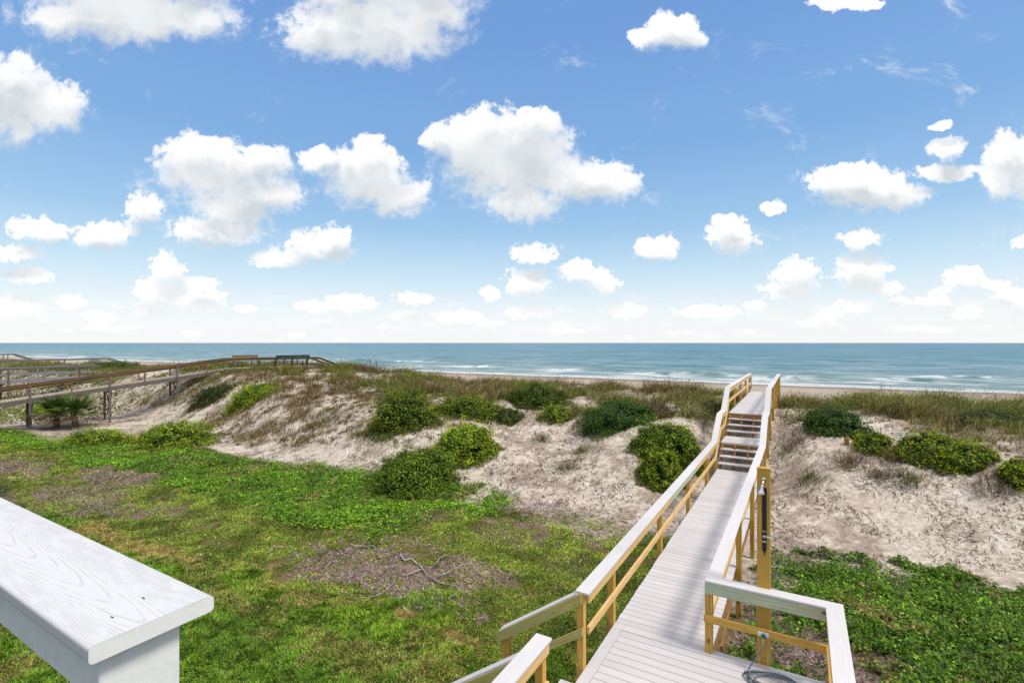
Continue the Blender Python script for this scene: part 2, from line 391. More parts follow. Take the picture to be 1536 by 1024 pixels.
M['mint_old'] = wood('mint_old_board', (.07, .11, .09), (.17, .26, .21), (.10, .13, .10), False, .8, .3)
M['old_brown'] = wood('old_brown_board', (.12, .075, .035), (.26, .17, .09), (.17, .12, .07), True, .85, .3)
def composite(name, c1, c2):
    m, N, b = mat(name, .55, .3)
    uv = N.n('ShaderNodeUVMap').outputs[0]
    g = N.noise(N.vm('MULTIPLY', uv, (1.2, 45, 1)), 2, 5, .65)
    d = N.noise(N.vm('MULTIPLY', uv, (1, 1, 1)), .22, 1)
    st = N.noise(N.n('ShaderNodeNewGeometry').outputs[0], 1.7, 6, .62)
    c = N.mix(N.ss(g, .3, .7), c1, c2); c = N.mix(N.ss(d, .35, .65, 0, .4), c, tuple(x*.76 for x in c1))
    c = N.mix(N.ss(st, .56, .75, 0, .38), c, (.42, .38, .34))
    sp = N.noise(N.n('ShaderNodeNewGeometry').outputs[0], 60, 3, .7)
    c = N.mix(N.ss(sp, .62, .75, 0, .3), c, (.3, .27, .25))
    N.put(b.inputs['Base Color'], c); N.put(b.inputs['Roughness'], N.ss(st, .3, .7, .45, .7)); bump(N, b, g, .0015, .7)
    return m
M['deck'] = composite('composite_decking', (.53, .50, .51), (.63, .595, .60))
M['cap'] = composite('composite_cap', (.575, .55, .555), (.67, .645, .645))
def simple(name, c, rough=.5, metal=0., spec=.4, n=.15):
    m, N, b = mat(name, rough, spec); b.inputs['Metallic'].default_value = metal
    no = N.noise(N.n('ShaderNodeTexCoord').outputs['Object'], 25, 4)
    N.put(b.inputs['Base Color'], N.mix(N.m('MULTIPLY', N.ss(no, .4, .7), n*4, clamp=True), c, tuple(x*(1-n*2) for x in c)))
    return m
M['chrome'] = simple('chrome', (.75, .75, .76), .15, 1, .5, .05); M['black'] = simple('plain_black', (.018, .014, .012), .5)
M['hose'] = simple('grey_hose', (.13, .17, .19), .4, 0, .5); M['white_plastic'] = simple('white_plastic', (.8, .8, .8), .4)
M['tap_green'] = simple('green_tap', (.02, .12, .09), .4); M['brass'] = simple('grey_brass', (.45, .42, .36), .3, .9)
M['orange'] = simple('orange_marker', (.75, .20, .08), .6); M['pinkred'] = simple('pink_scrap', (.75, .12, .12), .6)
M['bolt'] = simple('galvanised_bolt', (.30, .28, .26), .5, .8)
def twig(name, a, b_):
    m, N, b = mat(name, .8, .2); no = N.noise(N.n('ShaderNodeTexCoord').outputs['Object'], 9, 5, .65)
    N.put(b.inputs['Base Color'], N.mix(N.ss(no, .35, .65), a, b_)); bump(N, b, no, .01); return m
M['driftwood'] = twig('bleached_driftwood', (.22, .17, .18), (.48, .42, .43)); M['stem'] = twig('brown_stem', (.10, .06, .035), (.22, .15, .09))
# white painted handrail timber with open grain
m, N, b = mat('white_painted_wood', .42, .45); M['white'] = m
uv = N.n('ShaderNodeUVMap').outputs[0]; ux, uy, _ = N.sep(N.vm('ADD', uv, N.vm('SCALE', N.vm('SUBTRACT', N.noise(N.vm('MULTIPLY', uv, (2.5, 14, 1)), 1.5, 4, .6, 0, 1), (.5, .5, .5)), .022)))
r2 = N.m('MULTIPLY', N.m('MULTIPLY', uy, uy), 95.0)
fld = N.m('SUBTRACT', r2, N.m('MULTIPLY', ux, .42)); rid = N.m('FRACT', N.m('MULTIPLY', fld, 15.))
_, _, nz_ = N.sep(N.n('ShaderNodeNewGeometry').outputs['True Normal'])
ln = N.m('MULTIPLY', N.ss(N.m('ABSOLUTE', N.m('SUBTRACT', rid, .5)), .0, .11, 1, 0), N.ss(nz_, .8, .98))
brk = N.ss(N.noise(N.vm('MULTIPLY', uv, (3, 12, 1)), 3, 4, .65), .36, .60)
ln = N.m('MULTIPLY', ln, brk)
fine = N.noise(N.vm('MULTIPLY', uv, (5, 110, 1)), 3, 4, .65)
c = N.mix(ln, (.60, .595, .605), (.49, .48, .49)); c = N.mix(N.ss(fine, .55, .8, 0, .18), c, (.5, .5, .5))
c = N.mix(N.ss(N.noise(uv, 5, 5, .6), .52, .72, 0, .16), c, (.55, .53, .48))
N.put(b.inputs['Base Color'], c); bump(N, b, N.m('SUBTRACT', N.m('MULTIPLY', fine, .35), ln), .0012, .8)
m, N, b = mat('white_painted_end', .45, .4); M['white_end'] = m
geo = N.n('ShaderNodeNewGeometry').outputs[0]; n1 = N.noise(geo, 22, 5, .6); n2 = N.noise(geo, 170, 3, .6)
c = N.mix(N.ss(n1, .45, .7, 0, .35), (.79, .79, .77), (.62, .61, .55)); c = N.mix(N.ss(n2, .68, .76, 0, .6), c, (.25, .24, .22))
N.put(b.inputs['Base Color'], c); bump(N, b, n1, .004, .4)
def foliage(name, rough=.55, trans=.35, gain=1.):
    m, N, b = mat(name, rough, .25)
    at = N.n('ShaderNodeAttribute'); at.attribute_name = 'tint'
    b_out = b.outputs[0]; N.put(b.inputs['Base Color'], at.outputs[0])
    tr = N.n('ShaderNodeBsdfTranslucent'); N.put(tr.inputs[0], N.mix(1.0, at.outputs[0], (1.15, 1.2, .55), 'MULTIPLY'))
    mx = N.n('ShaderNodeMixShader'); mx.inputs[0].default_value = trans
    N.nt.links.new(b_out, mx.inputs[1]); N.nt.links.new(tr.outputs[0], mx.inputs[2])
    N.nt.links.new(mx.outputs[0], N.nt.nodes['Material Output'].inputs[0])
    return m
M['leaf'] = foliage('leaf'); M['grass'] = foliage('grass', .6, .3); M['dry'] = foliage('dry_grass', .7, .3)

# ------------------------------------------------------------------ ground sheet
def axis(parts):
    out = []
    for a, b_, st in parts: out.append(np.arange(a, b_, st))
    return np.concatenate(out+[np.array([parts[-1][1]])])
us = axis([(-400, -40, 40), (-40, 0, 4), (0, 4, .5), (4, 32, .11), (32, 45, .35), (45, 100, 1.2), (100, 130, 2), (130, 400, 30)])
vs = axis([(-6000, -400, 400), (-400, -120, 12), (-120, -46, 1.2), (-46, -26, .28), (-26, 16, .13), (16, 34, .4), (34, 100, 2), (100, 400, 15), (400, 6000, 400)])
VV, UU = np.meshgrid(vs, us); ZZ = T(VV, UU)
X_, Y_ = XY(VV, UU); nv, nu = len(vs), len(us)
idx = np.arange(nu*nv).reshape(nu, nv)
Z = zones(VV, UU)
C_ = lambda c: np.array(c)[None, None, :]
E_ = lambda m_: m_[..., None]
nz = fbm(VV*2.2, UU*2.2, 111, 4); nz2 = fbm(VV*.5, UU*.5, 115, 4)
sandc = lerp(C_((.60, .525, .445)), C_((.79, .72, .64)), E_(nz))
beachc = lerp(C_((.44, .37, .31)), C_((.52, .45, .385)), E_(nz2))
sandc = lerp(sandc, beachc, E_(sst(UU, 34, 40)))
sandc = lerp(sandc, C_((.27, .215, .18)), E_(.85*sst(UU+3*(nz2-.5), 88, 98)))
deb = sst(.6*fbm(VV*.9+4, UU*.9, 121, 5)+.4*fbm(VV*5+4, UU*5, 127, 3), .50, .60)*(1-sst(UU, 30, 36))
sandc = lerp(sandc, C_((.27, .19, .15)), E_(.62*deb))
soil = lerp(C_((.13, .10, .04)), C_((.30, .23, .12)), E_(nz))
base_ = lerp(soil, C_((.12, .14, .025)), E_(np.clip(Z['weed']*.55, 0, 1)))
base_ = lerp(base_, C_((.035, .055, .010)), E_(np.maximum(Z['sod'], Z['vine']*.95)))  # ground below turf and vines tinted dark to paint the shaded gaps
base_ = lerp(base_, sandc, E_(np.maximum(Z['sand'], Z['bare'])*(1-.9*Z['vine'])))
crg = sst(UU, 18.5, 20.5)*(1-sst(UU, 30, 32))*sst(fbm(VV*.42, UU*.42, 501, 4), .38, .55)*(1-np.exp(-((VV+1.65)/1.6)**4))
base_ = lerp(base_, C_((.20, .16, .09)), E_(.6*crg))
base_ = lerp(base_, lerp(C_((.17, .105, .10)), C_((.40, .28, .285)), E_(nz)), E_(Z['lit']*.9))
base_ = lerp(base_, C_((.30, .20, .09)), E_(Z['tan']*.6*(1-Z['sand'])))
gm = fastmesh('sand_and_lawn_ground', np.stack([X_, Y_, ZZ], -1).reshape(-1, 3),
              [np.stack([idx[:-1, :-1], idx[:-1, 1:], idx[1:, 1:], idx[1:, :-1]], -1).reshape(-1, 4)], base_.reshape(-1, 3), True)
m, N, b = mat('ground', .95, .1)
at = N.n('ShaderNodeAttribute'); at.attribute_name = 'tint'; geo = N.n('ShaderNodeNewGeometry').outputs[0]
f1_ = N.noise(geo, 9, 6, .68); f2_ = N.noise(geo, 42, 4, .7); f3_ = N.noise(N.vm('ADD', N.vm('MULTIPLY', geo, (1, 1, .5)), (3, 1, 0)), 3.1, 8, .7, .8)
c = N.mix(N.ss(f1_, .38, .58, .0, .7), at.outputs[0], N.mix(1., at.outputs[0], (.62, .56, .52), 'MULTIPLY'))
c = N.mix(N.ss(f2_, .56, .70, 0, .6), c, N.mix(1., at.outputs[0], (.38, .31, .27), 'MULTIPLY'))
c = N.mix(N.ss(f3_, .60, .68, 0, .5), c, N.mix(1., at.outputs[0], (.42, .34, .31), 'MULTIPLY'))
N.put(b.inputs['Base Color'], c); bump(N, b, N.m('ADD', N.m('MULTIPLY', f1_, .6), N.m('ADD', N.m('MULTIPLY', f2_, .3), f3_)), .09, .8)
ground = addobj('ground', gm, m); tag(ground, kind='structure')

# ------------------------------------------------------------------ sea
SEA = -2.55
us = axis([(94, 120, 1), (120, 260, .8), (260, 600, 4), (600, 2000, 60), (2000, 40000, 3000)])
vs = axis([(-40000, -2000, 4000), (-2000, -420, 80), (-420, -200, 2.4), (-200, 130, .8), (130, 260, 2.4), (260, 2000, 80), (2000, 40000, 4000)])
VV, UU = np.meshgrid(vs, us)
wn = (fbm(VV*.012, UU*.012, 201, 3)-.5); ph = UU+26*wn+.02*VV
damp = sst(UU, 104, 122)*(1-sst(UU, 380, 600))
crest = lambda p, k: np.exp(k*(np.sin(p)-1))
amp = sst(fbm(VV*.017, UU*.035, 211, 3), .38, .66)
zw = .75*crest(ph*2*math.pi/26., 3.2)*amp+.28*crest((ph*.9+30*fbm(VV*.03, UU*.03, 205, 3))*2*math.pi/9.5, 2)*sst(fbm(VV*.03+9, UU*.05, 215, 3), .35, .6)
zw = zw+.35*(fbm(VV*.10, UU*.45, 221, 3)-.5)
# two rollers breaking near the beach
def roller(v0, u0, lv, h): return h*np.exp(-((VV-v0)/lv)**2)*np.exp(-((UU-u0-1.5*np.sin(VV*.08))/1.7)**2)
rolls = [(-20, 121, 11, .95), (2, 116, 12, 1.0), (24, 122, 9, .6), (-75, 131, 14, .8), (-120, 150, 22, .9), (-150, 134, 16, .8), (40, 140, 14, .6), (-48, 124, 9, .7), (-95, 118, 9, .6), (60, 118, 9, .5)]
RZ = sum(roller(*a) for a in rolls); zw = zw*damp*.8+RZ
X_, Y_ = XY(VV, UU); idx = np.arange(VV.size).reshape(VV.shape)
foam = np.clip(RZ*0, 0, 1)
for (v0, u0, lv, h) in rolls:
    du = UU-u0-1.5*np.sin(VV*.08)
    foam = np.maximum(foam, np.exp(-((VV-v0+lv*.9)/(lv*.85))**2)*sst(du, 1.5, -1)*sst(du, -9, -5)*(.6+.5*h)*sst(fbm(VV*.25, UU*.4, 231, 3), .3, .5))
swash = (1-sst(UU+5*(fbm(VV*.05, UU*.08, 241, 3)-.5), 103, 109))
streak = sst(fbm(VV*.09, UU*.45, 245, 5), .50, .62)*(1-sst(UU, 112, 140))*.6+sst(fbm(VV*.06, UU*.25, 249, 5), .55, .66)*(1-sst(UU, 150, 260))*.25
fc = np.clip(np.maximum(np.maximum(foam, swash), streak*sst(UU, 98, 103)), 0, 1)
sm = fastmesh('sea', np.stack([X_, Y_, SEA+zw], -1).reshape(-1, 3), [np.stack([idx[:-1, :-1], idx[:-1, 1:], idx[1:, 1:], idx[1:, :-1]], -1).reshape(-1, 4)],
              np.stack([fc, np.clip(RZ, 0, 1), fc*0], -1).reshape(-1, 3), True)
m, N, b = mat('sea_water', .22, .35)
at = N.n('ShaderNodeAttribute'); at.attribute_name = 'tint'; fo, rl, _ = N.sep(at.outputs[0])
geo = N.n('ShaderNodeNewGeometry').outputs[0]; gx, gy, gz = N.sep(geo)
u_ = N.m('ADD', N.m('MULTIPLY', gx, ST), N.m('MULTIPLY', gy, CT)); v_ = N.m('SUBTRACT', N.m('MULTIPLY', gx, CT), N.m('MULTIPLY', gy, ST))
lu = N.m('LOGARITHM', N.m('MAXIMUM', u_, 1), 2.718)
pat = N.noise(N.xyz(N.m('MULTIPLY', v_, .045), N.m('MULTIPLY', lu, 26), 0), 1.2, 6, .62)
pat2 = N.noise(N.xyz(N.m('DIVIDE', N.m('MULTIPLY', v_, 3.2), N.m('MAXIMUM', u_, 1)), N.m('DIVIDE', 5200, N.m('MAXIMUM', u_, 1)), 3.), 2.6, 8, .68)
dpt = N.m('DIVIDE', N.m('SUBTRACT', u_, 100), 900)
c = N.ramp(dpt, [(0, (.22, .34, .33)), (.03, (.15, .28, .30)), (.12, (.105, .235, .285)), (.5, (.07, .185, .25)), (1, (.055, .16, .23))])
c = N.mix(N.ss(pat2, .46, .56, 0, .55), c, (.035, .125, .16)); c = N.mix(N.ss(pat2, .45, .36, 0, .35), c, (.25, .38, .42))
c = N.mix(N.m('MULTIPLY', N.ss(pat, .52, .66), N.ss(u_, 420, 110, 0, .30)), c, (.50, .61, .64))
c = N.mix(N.m('MULTIPLY', rl, .8, clamp=True), c, (.07, .22, .18))
ff = N.m('MULTIPLY', fo, N.ss(N.noise(N.xyz(N.m('MULTIPLY', v_, .35), N.m('MULTIPLY', u_, 1.6), 0), 1, 8, .72), .38, .55, .1, 1.2), clamp=True)
c = N.mix(ff, c, (.86, .88, .88))
N.put(b.inputs['Base Color'], c); N.put(b.inputs['Roughness'], N.ss(ff, 0, 1, .35, .9))
bump(N, b, N.m('ADD', N.noise(N.xyz(N.m('MULTIPLY', v_, .3), u_, 0), .9, 6, .65), N.m('MULTIPLY', pat2, 3)), .8, .8)
sea = addobj('sea', sm, m); tag(sea, kind='structure')

# ------------------------------------------------------------------ our boardwalk (v, u, z)
VL, VR, U0, UB, UP0, UP1, UT, UE = -2.30, -1.00, 6.80, 17.0, 17.86, 19.1, 19.95, 29.3
ZD, RS = .90, .179; ZM = ZD+4*RS; ZU = ZD+8*RS
bw = Thing('boardwalk', 'new boardwalk with pale composite decking and pine railings climbing the dune steps to the beach', 'boardwalk', (-1.65, 6.8, 0))
d = MB(); u = U0-.142*28
while u < U0-.01: d.box(-2.155, .50, u+.004, u+.138, ZD-.025, ZD); u += .142
d.box(-2.155, .50, U0+.006, U0+.15, ZD-.025, ZD+.001)
d.box(-2.30, -2.160, 2.8, U0, ZD-.025, ZD+.001, 'y')
bw.part('landing_deck', d, M['deck'], bevel=.003)
d = MB(); u = U0+.152
while u < UB-.02:
    d.box(VL+random.uniform(-.006, .006), VR+random.uniform(-.004, .004), u+.004, u+.138, ZD-.025, ZD); u += .142
d.box(VL, -2.158, U0+.004, U0+.15, ZD-.025, ZD+.001)
bw.part('walkway_deck', d, M['deck'], bevel=.003)
d = MB(); u = UT-.02
while u < UE: d.box(VL, VR, u+.004, u+.138, ZU-.025, ZU); u += .142
bw.part('upper_deck', d, M['deck'], bevel=.003)
d = MB(); u = UP0-.02
while u < UP1: d.box(VL, VR, u+.004, u+.138, ZM-.025, ZM); u += .142
d.box(VL, VR, UP0-.022, UP0-.002, ZM-.06, ZM-.027)
bw.part('middle_platform', d, M['deck'], bevel=.003)
for k in range(3):
    for (a, zz) in ((UB+.03, ZD), (UP1+.03, ZM)):
        d = MB(); uu = a+.275*k; d.box(VL+.02, VR-.02, uu, uu+.27, zz+RS*(k+1)-.035, zz+RS*(k+1)); bw.part('tread', d, M['deck'], bevel=.003)
for (a, b2, z0_, z1_) in ((UB+.04, UP0, ZD-.12, ZM-.13), (UP1+.04, UT, ZM-.12, ZU-.13)):
    for vv in (VL+.07, VL+.45, VR-.45, VR-.07):
        d = MB(); d.bar((vv, a, z0_), (vv, b2, z1_), .04, .18); bw.part('stringer', d, M['pine_dark'])
d = MB()
for vv in (VL+.03, VR-.03): d.box(vv-.02, vv+.02, U0+.16, UB, ZD-.235, ZD-.027, 'y')
for vv in (-1.65,): d.box(vv-.02, vv+.02, U0+.16, UB, ZD-.22, ZD-.03, 'y')
for vv in (VL+.03, VR-.03, -1.65): d.box(vv-.02, vv+.02, UT, UE-.1, ZU-.235, ZU-.027, 'y'); d.box(vv-.02, vv+.02, UP0+.01, UP1, ZM-.235, ZM-.027, 'y')
for uu in (UT-.035, UP0-.04+.05): d.box(VL+.06, VR-.06, uu, uu+.035, (ZU if uu > 19 else ZM)-.23, (ZU if uu > 19 else ZM)-.029)
d.box(VR+.0, .50, U0+.11, U0+.148, ZD-.235, ZD-.027)
d.box(VL+.005, VL+.045, 2.8, 4.7, ZD-.235, ZD-.027, 'y'); d.box(VL+.005, VL+.045, 4.75, U0+.1, ZD-.235, ZD-.027, 'y')
bw.part('joist', d, M['pine_dark'])
CAPH = .95
def zdeck(u):
    if u < UB-.2: return ZD
    if u < UP0: return ZD+(ZM-ZD)*(u-UB+.2)/(UP0-UB+.2)
    if u < UP1-.1: return ZM
    if u < UT: return ZM+(ZU-ZM)*(u-UP1+.1)/(UT-UP1+.1)
    return ZU
LU = [5.78, 6.92, 9.75, 12.55, 15.3, 17.0, 18.6, 19.95, 22.3, 24.7, 27.1, 29.2]
def post(v, u, ztop, zb=None, w=.09, name='post', mt='pine', par=None, lab=None):
    g = Tf(v, u); d = MB(); d.box(v-w/2, v+w/2, u-w/2, u+w/2, (g-.25) if zb is None else zb, ztop, 'z'); return bw.part(name, d, M[mt], bevel=.004)
bolts = []
def railpts(v, us_, off): return [(v, u_, zdeck(u_)+CAPH-off) for u_ in us_]
KU = [16.55, 17.75, 18.75, 19.85]
def railz(u):
    Zs = [ZD, ZM, ZM, ZU]
    if u <= KU[0]: return ZD
    for i in range(3):
        if u <= KU[i+1]: return lerp(Zs[i], Zs[i+1], (u-KU[i])/(KU[i+1]-KU[i]))
    return ZU
POSTL = {u: post(VL-.047, u, railz(u)+CAPH-.03) for u in LU}
POSTR = {u: post(VR+.047, u, railz(u)+CAPH-.03) for u in LU[2:]}
def RL(v, u0, u1, off, side=0): return [(v, u, railz(u)+CAPH-off) for u in [u0]+[k for k in KU if u0 < k < u1]+[u1]]
for a, b2 in ((5.73, 8.75), (8.755, 13.4), (13.405, UE+.05)): d = MB(); d.rail(RL(VL-.02, a, b2, 0), .18, .028); bw.part('cap_rail', d, M['cap'], bevel=.004)
d = MB(); d.bar((VL-.02, UE+.03, ZU+CAPH-.02), (VL-.02, UE+.35, ZU+.1), .12, .03); bw.part('end_cap', d, M['cap'], bevel=.004)
for (a, b2, mt) in ((5.83, 10.4, 'pine_pale'), (10.42, 13.1, 'mint'), (13.12, UE, 'pine_pale')):
    d = MB(); d.rail(RL(VL+.021, a, b2, .031), .038, .14); bw.part('top_rail', d, M[mt], bevel=.003)
for (a, b2) in ((5.83, 9.75), (9.754, 15.0), (15.004, UE)):
    d = MB(); d.rail(RL(VL+.021, a, b2, .46), .038, .09); bw.part('mid_rail', d, M['pine_pale'], bevel=.003)
# right side: from the beach end down to the landing corner, across, and back to the house
UC, VC = 6.90, .34
d = MB(); pts = [p for p in reversed(RL(VR+.02, 6.9, UE+.05, 0))]; pts = [(VR+.02, p[1], p[2]) for p in pts]
pts[-1] = (VR+.02, UC, ZD+CAPH); pts += [(VC, UC, ZD+CAPH), (VC, 2.8, ZD+CAPH)]; d.rail(pts, .18, .028); bw.part('cap_rail', d, M['cap'], bevel=.004)
d = MB(); d.rail(RL(VR-.021, 6.88, UE, .031), .038, .14); bw.part('top_rail', d, M['pine_pale'], bevel=.003)
d = MB(); d.rail(RL(VR-.021, 6.88, UE, .46), .038, .09); bw.part('mid_rail', d, M['pine_pale'], bevel=.003)
d = MB(); d.rail([(VR-.065, UC-.066, ZD+CAPH-.031), (VC-.045, UC-.066, ZD+CAPH-.031)], .038, .14); bw.part('top_rail', d, M['mint'], label='mint tinted cross rail board', bevel=.003)
d = MB(); d.rail([(VR-.085, UC-.066, ZD+.50), (VC-.045, UC-.066, ZD+.50)], .038, .09); bw.part('mid_rail', d, M['pine'], bevel=.003)
d = MB(); d.rail([(VC-.066, UC-.09, ZD+CAPH-.031), (VC-.066, 2.8, ZD+CAPH-.031)], .038, .14); bw.part('top_rail', d, M['pine'], bevel=.003)
d = MB(); d.rail([(VC-.066, UC-.09, ZD+.50), (VC-.066, 2.8, ZD+.50)], .038, .09); bw.part('mid_rail', d, M['pine'], bevel=.003)
post(VC-.0, UC-.0, ZD+CAPH-.03, None, .09, mt='pine'); post(VC, 4.8, ZD+CAPH-.03); post(VR-.03, UC, ZD+CAPH-.031, ZD-.2)
# stairs down the left side
SL = .70
post(VL-.047, 4.66, ZD+CAPH-.03)
d = MB(); d.rail([(VL-.02, 4.69, ZD+CAPH), (VL-.02, 2.8, ZD+CAPH)], .18, .028); bw.part('cap_rail', d, M['cap'], bevel=.004)
d = MB(); d.rail([(VL+.021, 4.69, ZD+CAPH-.031), (VL+.021, 2.8, ZD+CAPH-.031)], .038, .14); bw.part('top_rail', d, M['pine_pale'], bevel=.003)
d = MB(); d.rail([(VL+.021, 4.69, ZD+.49), (VL+.021, 2.8, ZD+.49)], .038, .09); bw.part('mid_rail', d, M['pine_pale'], bevel=.003)
for (uu, c_) in ((5.78, 1), (4.66, -1)):
    top = ZD+CAPH-(.02 if c_ > 0 else .13); e = 1.10 if c_ > 0 else 1.25
    uc = uu
    d = MB(); d.rail([(VL-.11+(.03 if c_ > 0 else 0), uc, top), (VL-.1-e, uc, top-SL*(e))], .14, .028); bw.part('stair_cap_rail', d, M['cap'], bevel=.004)
    d = MB(); d.rail([(VL-.02, uc-.067, top-.03+.05), (VL-.1-e-.02, uc-.067, top-.03-SL*e)], .038, .13); bw.part('stair_top_rail', d, M['pine_green'], label='olive tinted board of the stair rail', bevel=.003)
    d = MB(); d.rail([(VL+.0, uc-.067, top-.40), (VL-.1-e-.02, uc-.067, top-.46-SL*e)], .038, .09); bw.part('stair_mid_rail', d, M['pine_green'], bevel=.003)
    post(VL-.02-e, uc, top-.05-SL*(e-.06))
for k in range(4):
    d = MB(); vv = VL-.02-.27*k; d.box(vv-.27, vv, 4.74, 5.70, ZD-.18*(k+1)-.03, ZD-.18*(k+1), 'y'); bw.part('stair_tread', d, M['deck'], bevel=.003)
for uu in (4.76, 5.68):
    d = MB(); d.bar((VL-.03, uu, ZD-.28), (VL-1.15, uu, -.05), .036, .18); bw.part('stair_stringer', d, M['pine_dark'])
# bolt heads on posts
for u in LU[2:6]:
    for zz in (ZD-.08, ZD-.17): d = MB(); d.lathe((VR+.092, u, zz), (1, 0, 0), [(0, .011), (.010, .011), (.012, .005)], 8); bw.part('bolt', d, M['bolt'], POSTR[u])
for u in (5.78,):
    for (vv, zz) in ((VL-.03, ZD+.83), (VL-.09, ZD+.80), (VL-.04, ZD+.44)): d = MB(); d.lathe((vv, u-.087, zz), (0, -1, 0), [(0, .009), (.006, .009)], 8); bw.part('bolt', d, M['bolt'], POSTL[u])
# cross braces under the landing and upper deck
for (u, a, b2) in ((9.75, -.05, .6), (22.3, 1.7, 2.1)):
    pass
d = MB(); d.bar((VR-.02, 8.0, ZD-.55), (VR-.02, 9.7, ZD-.25), .03, .09); bw.part('brace', d, M['pine_dark'])

# ------------------------------------------------------------------ outdoor shower on its own post
sv, su = -.40, 7.0
sh = Thing('shower_post', 'outdoor shower on a tall golden pine post rising through the landing rail', 'shower', (sv, su, 0))
d = MB(); d.box(sv-.075, sv+.075, su-.045, su+.045, Tf(sv, su)-.3, ZD+2.44, 'z'); pst = sh.part('post', d, M['pine'], bevel=.004)
zt = ZD+2.30; fy = su-.046
d = MB(); d.box(sv-.016, sv+.034, fy-.012, fy-.0005, ZD+1.42, ZD+2.20, 'z'); d.tube([(sv+.009, fy-.006, ZD+1.42), (sv+.012, fy-.006, ZD+1.36)], [.012, .004]); sh.part('black_strip', d, M['black'])  # black strip down the post face below the shower head
d = MB(); d.tube([(sv+.0, fy, zt), (sv-.0, fy-.05, zt+.012), (sv-.002, fy-.10, zt-.005), (sv-.005, fy-.125, zt-.04)], .009); d.lathe((sv, fy, zt), (0, -1, 0), [(0, .026), (.006, .024), (.012, .01)]); arm = sh.part('shower_arm', d, M['chrome'], smooth=True)
d = MB(); d.lathe((sv-.005, fy-.122, zt-.035), (-.12, -.35, -1), [(0, .012), (.02, .016), (.03, .013), (.07, .022), (.10, .036), (.115, .038), (.12, .034), (.121, .002)], 20); sh.part('shower_head', d, M['chrome'], arm, smooth=True)
d = MB(); d.lathe((sv+.009, fy-.006, ZD+1.60), (0, -1, 0), [(0, .018), (.02, .018), (.022, .012), (.04, .012)]); sh.part('shut_off_valve', d, M['chrome'])
for za in (1.655, 1.53): d = MB(); d.box(sv-.014, sv+.032, fy-.03, fy-.012, ZD+za, ZD+za+.022, 'x'); sh.part('pipe_clamp', d, M['chrome'])
d = MB(); d.bar((sv+.03, fy-.012, ZD+1.60), (sv+.10, fy-.004, ZD+1.585), .004, .016); sh.part('strap', d, M['white_plastic'])
hose_thing = Thing('garden_hose', 'grey blue garden hose hanging from the tap and coiled on the landing deck', 'hose', (sv-.02, 6.55, ZD))
tp = Thing('hose_tap', 'green handled tap on a white plate screwed to the landing mid rail', 'tap', (sv, 6.8, ZD+.45))
yy = UC-.066-.02
d = MB(); d.box(sv-.055, sv+.065, yy-.008, yy-.001, ZD+.425, ZD+.475, 'x'); plt_ = tp.part('plate', d, M['white_plastic'], bevel=.002)
d = MB(); d.lathe((sv+.01, yy-.01, ZD+.45), (0, -1, 0), [(0, .014), (.03, .014), (.032, .027), (.045, .027), (.05, .012)]); tp.part('handle', d, M['tap_green'], plt_)
d = MB(); d.tube([(sv+.01, yy-.03, ZD+.44), (sv+.01, yy-.035, ZD+.38)], .012); d.lathe((sv+.01, yy-.035, ZD+.385), (0, -.1, -1), [(0, .016), (.03, .016)]); tp.part('spout', d, M['brass'])
d = MB(); hp = [(sv+.01, yy-.038, ZD+.37), (sv+.005, yy-.045, ZD+.30), (sv-.05, yy-.07, ZD+.20), (sv-.13, yy-.11, ZD+.08), (sv-.16, yy-.17, ZD+.02), (sv-.14, yy-.25, ZD+.012)]
a0 = math.pi*.95
for i in range(150):
    t = a0+i*.21; r = .20+.045*math.sin(i*.05)+.012*math.sin(i*.9); hp.append((sv+.13+1.3*r*math.cos(t), yy-.24+.75*r*math.sin(t)+.02*math.sin(i*.03), ZD+.011+.0009*i*(.5+.5*math.sin(i*.21*.5)**2)*.55))
d.tube(hp, .0085, 8); hose_thing.part('hose', d, M['hose'], smooth=True)

# ------------------------------------------------------------------ white railing in the foreground
rv = Vector((-.86, .51, 0)).normalized(); wv = Vector((.51, .86, 0)).normalized()   # along the rail, across it
rzr = math.atan2(rv.y, rv.x); E0 = Vector((-.835, .985, 0)); zc = CAMZ-.60
rl = Thing('porch_railing', 'white painted porch railing with a thick grained wooden cap in the foreground', 'railing', (0, .12, 0), rzr, (E0.x, E0.y))
# frame: x along the rail (away), y across it: local y = -wv side
class Loc: pass
sgn = -1  # rotating rv by +90deg gives -wv
d = MB()
def rrail(x0, x1, ya, yb, z0, z1, r, seg=4):
    prof = []
    for (cx, cy, a0_) in ((yb-r, z1-r, 0), (ya+r, z1-r, 90), (ya+r, z0+r, 180), (yb-r, z0+r, 270)):
        for k in range(seg+1):
            t = R(a0_+90*k/seg); prof.append((cx+r*math.cos(t), cy+r*math.sin(t)))
    return prof
prof = rrail(0, 2.6, -.242, 0, zc-.037, zc, .010); n = len(prof); L = 2.8
V = [Vector((0, y, z)) for y, z in prof]+[Vector((L, y, z)) for y, z in prof]
d.v = V
for i in range(n):
    j = (i+1) % n; ua = lambda q, X: (X-.25, prof[q][0]+.10+(prof[q][1]-zc)*.6)
    d.quad((i, i+n, j+n, j), [ua(i, 0), ua(i, L), ua(j, L), ua(j, 0)])
rl.base = Vector((0, 0, 0)); rl.root.location = (E0.x, E0.y, 0)
cp = rl.part('cap', d, M['white'])
d = MB(); d.v = [Vector((-.0006, y, z)) for y, z in prof]; d.quad(tuple(range(n)), [(0, 0)]*n); rl.part('cap_end', d, M['white_end'])
d = MB(); d.box(.03, .18, -.242+.06, -.028, 0, zc-.037, 'z'); rl.part('post', d, M['white_end'], bevel=.004)
d = MB(); d.box(.18, 2.8, -.075, -.038, zc-.16, zc-.0372); rl.part('fascia', d, M['white_end'])
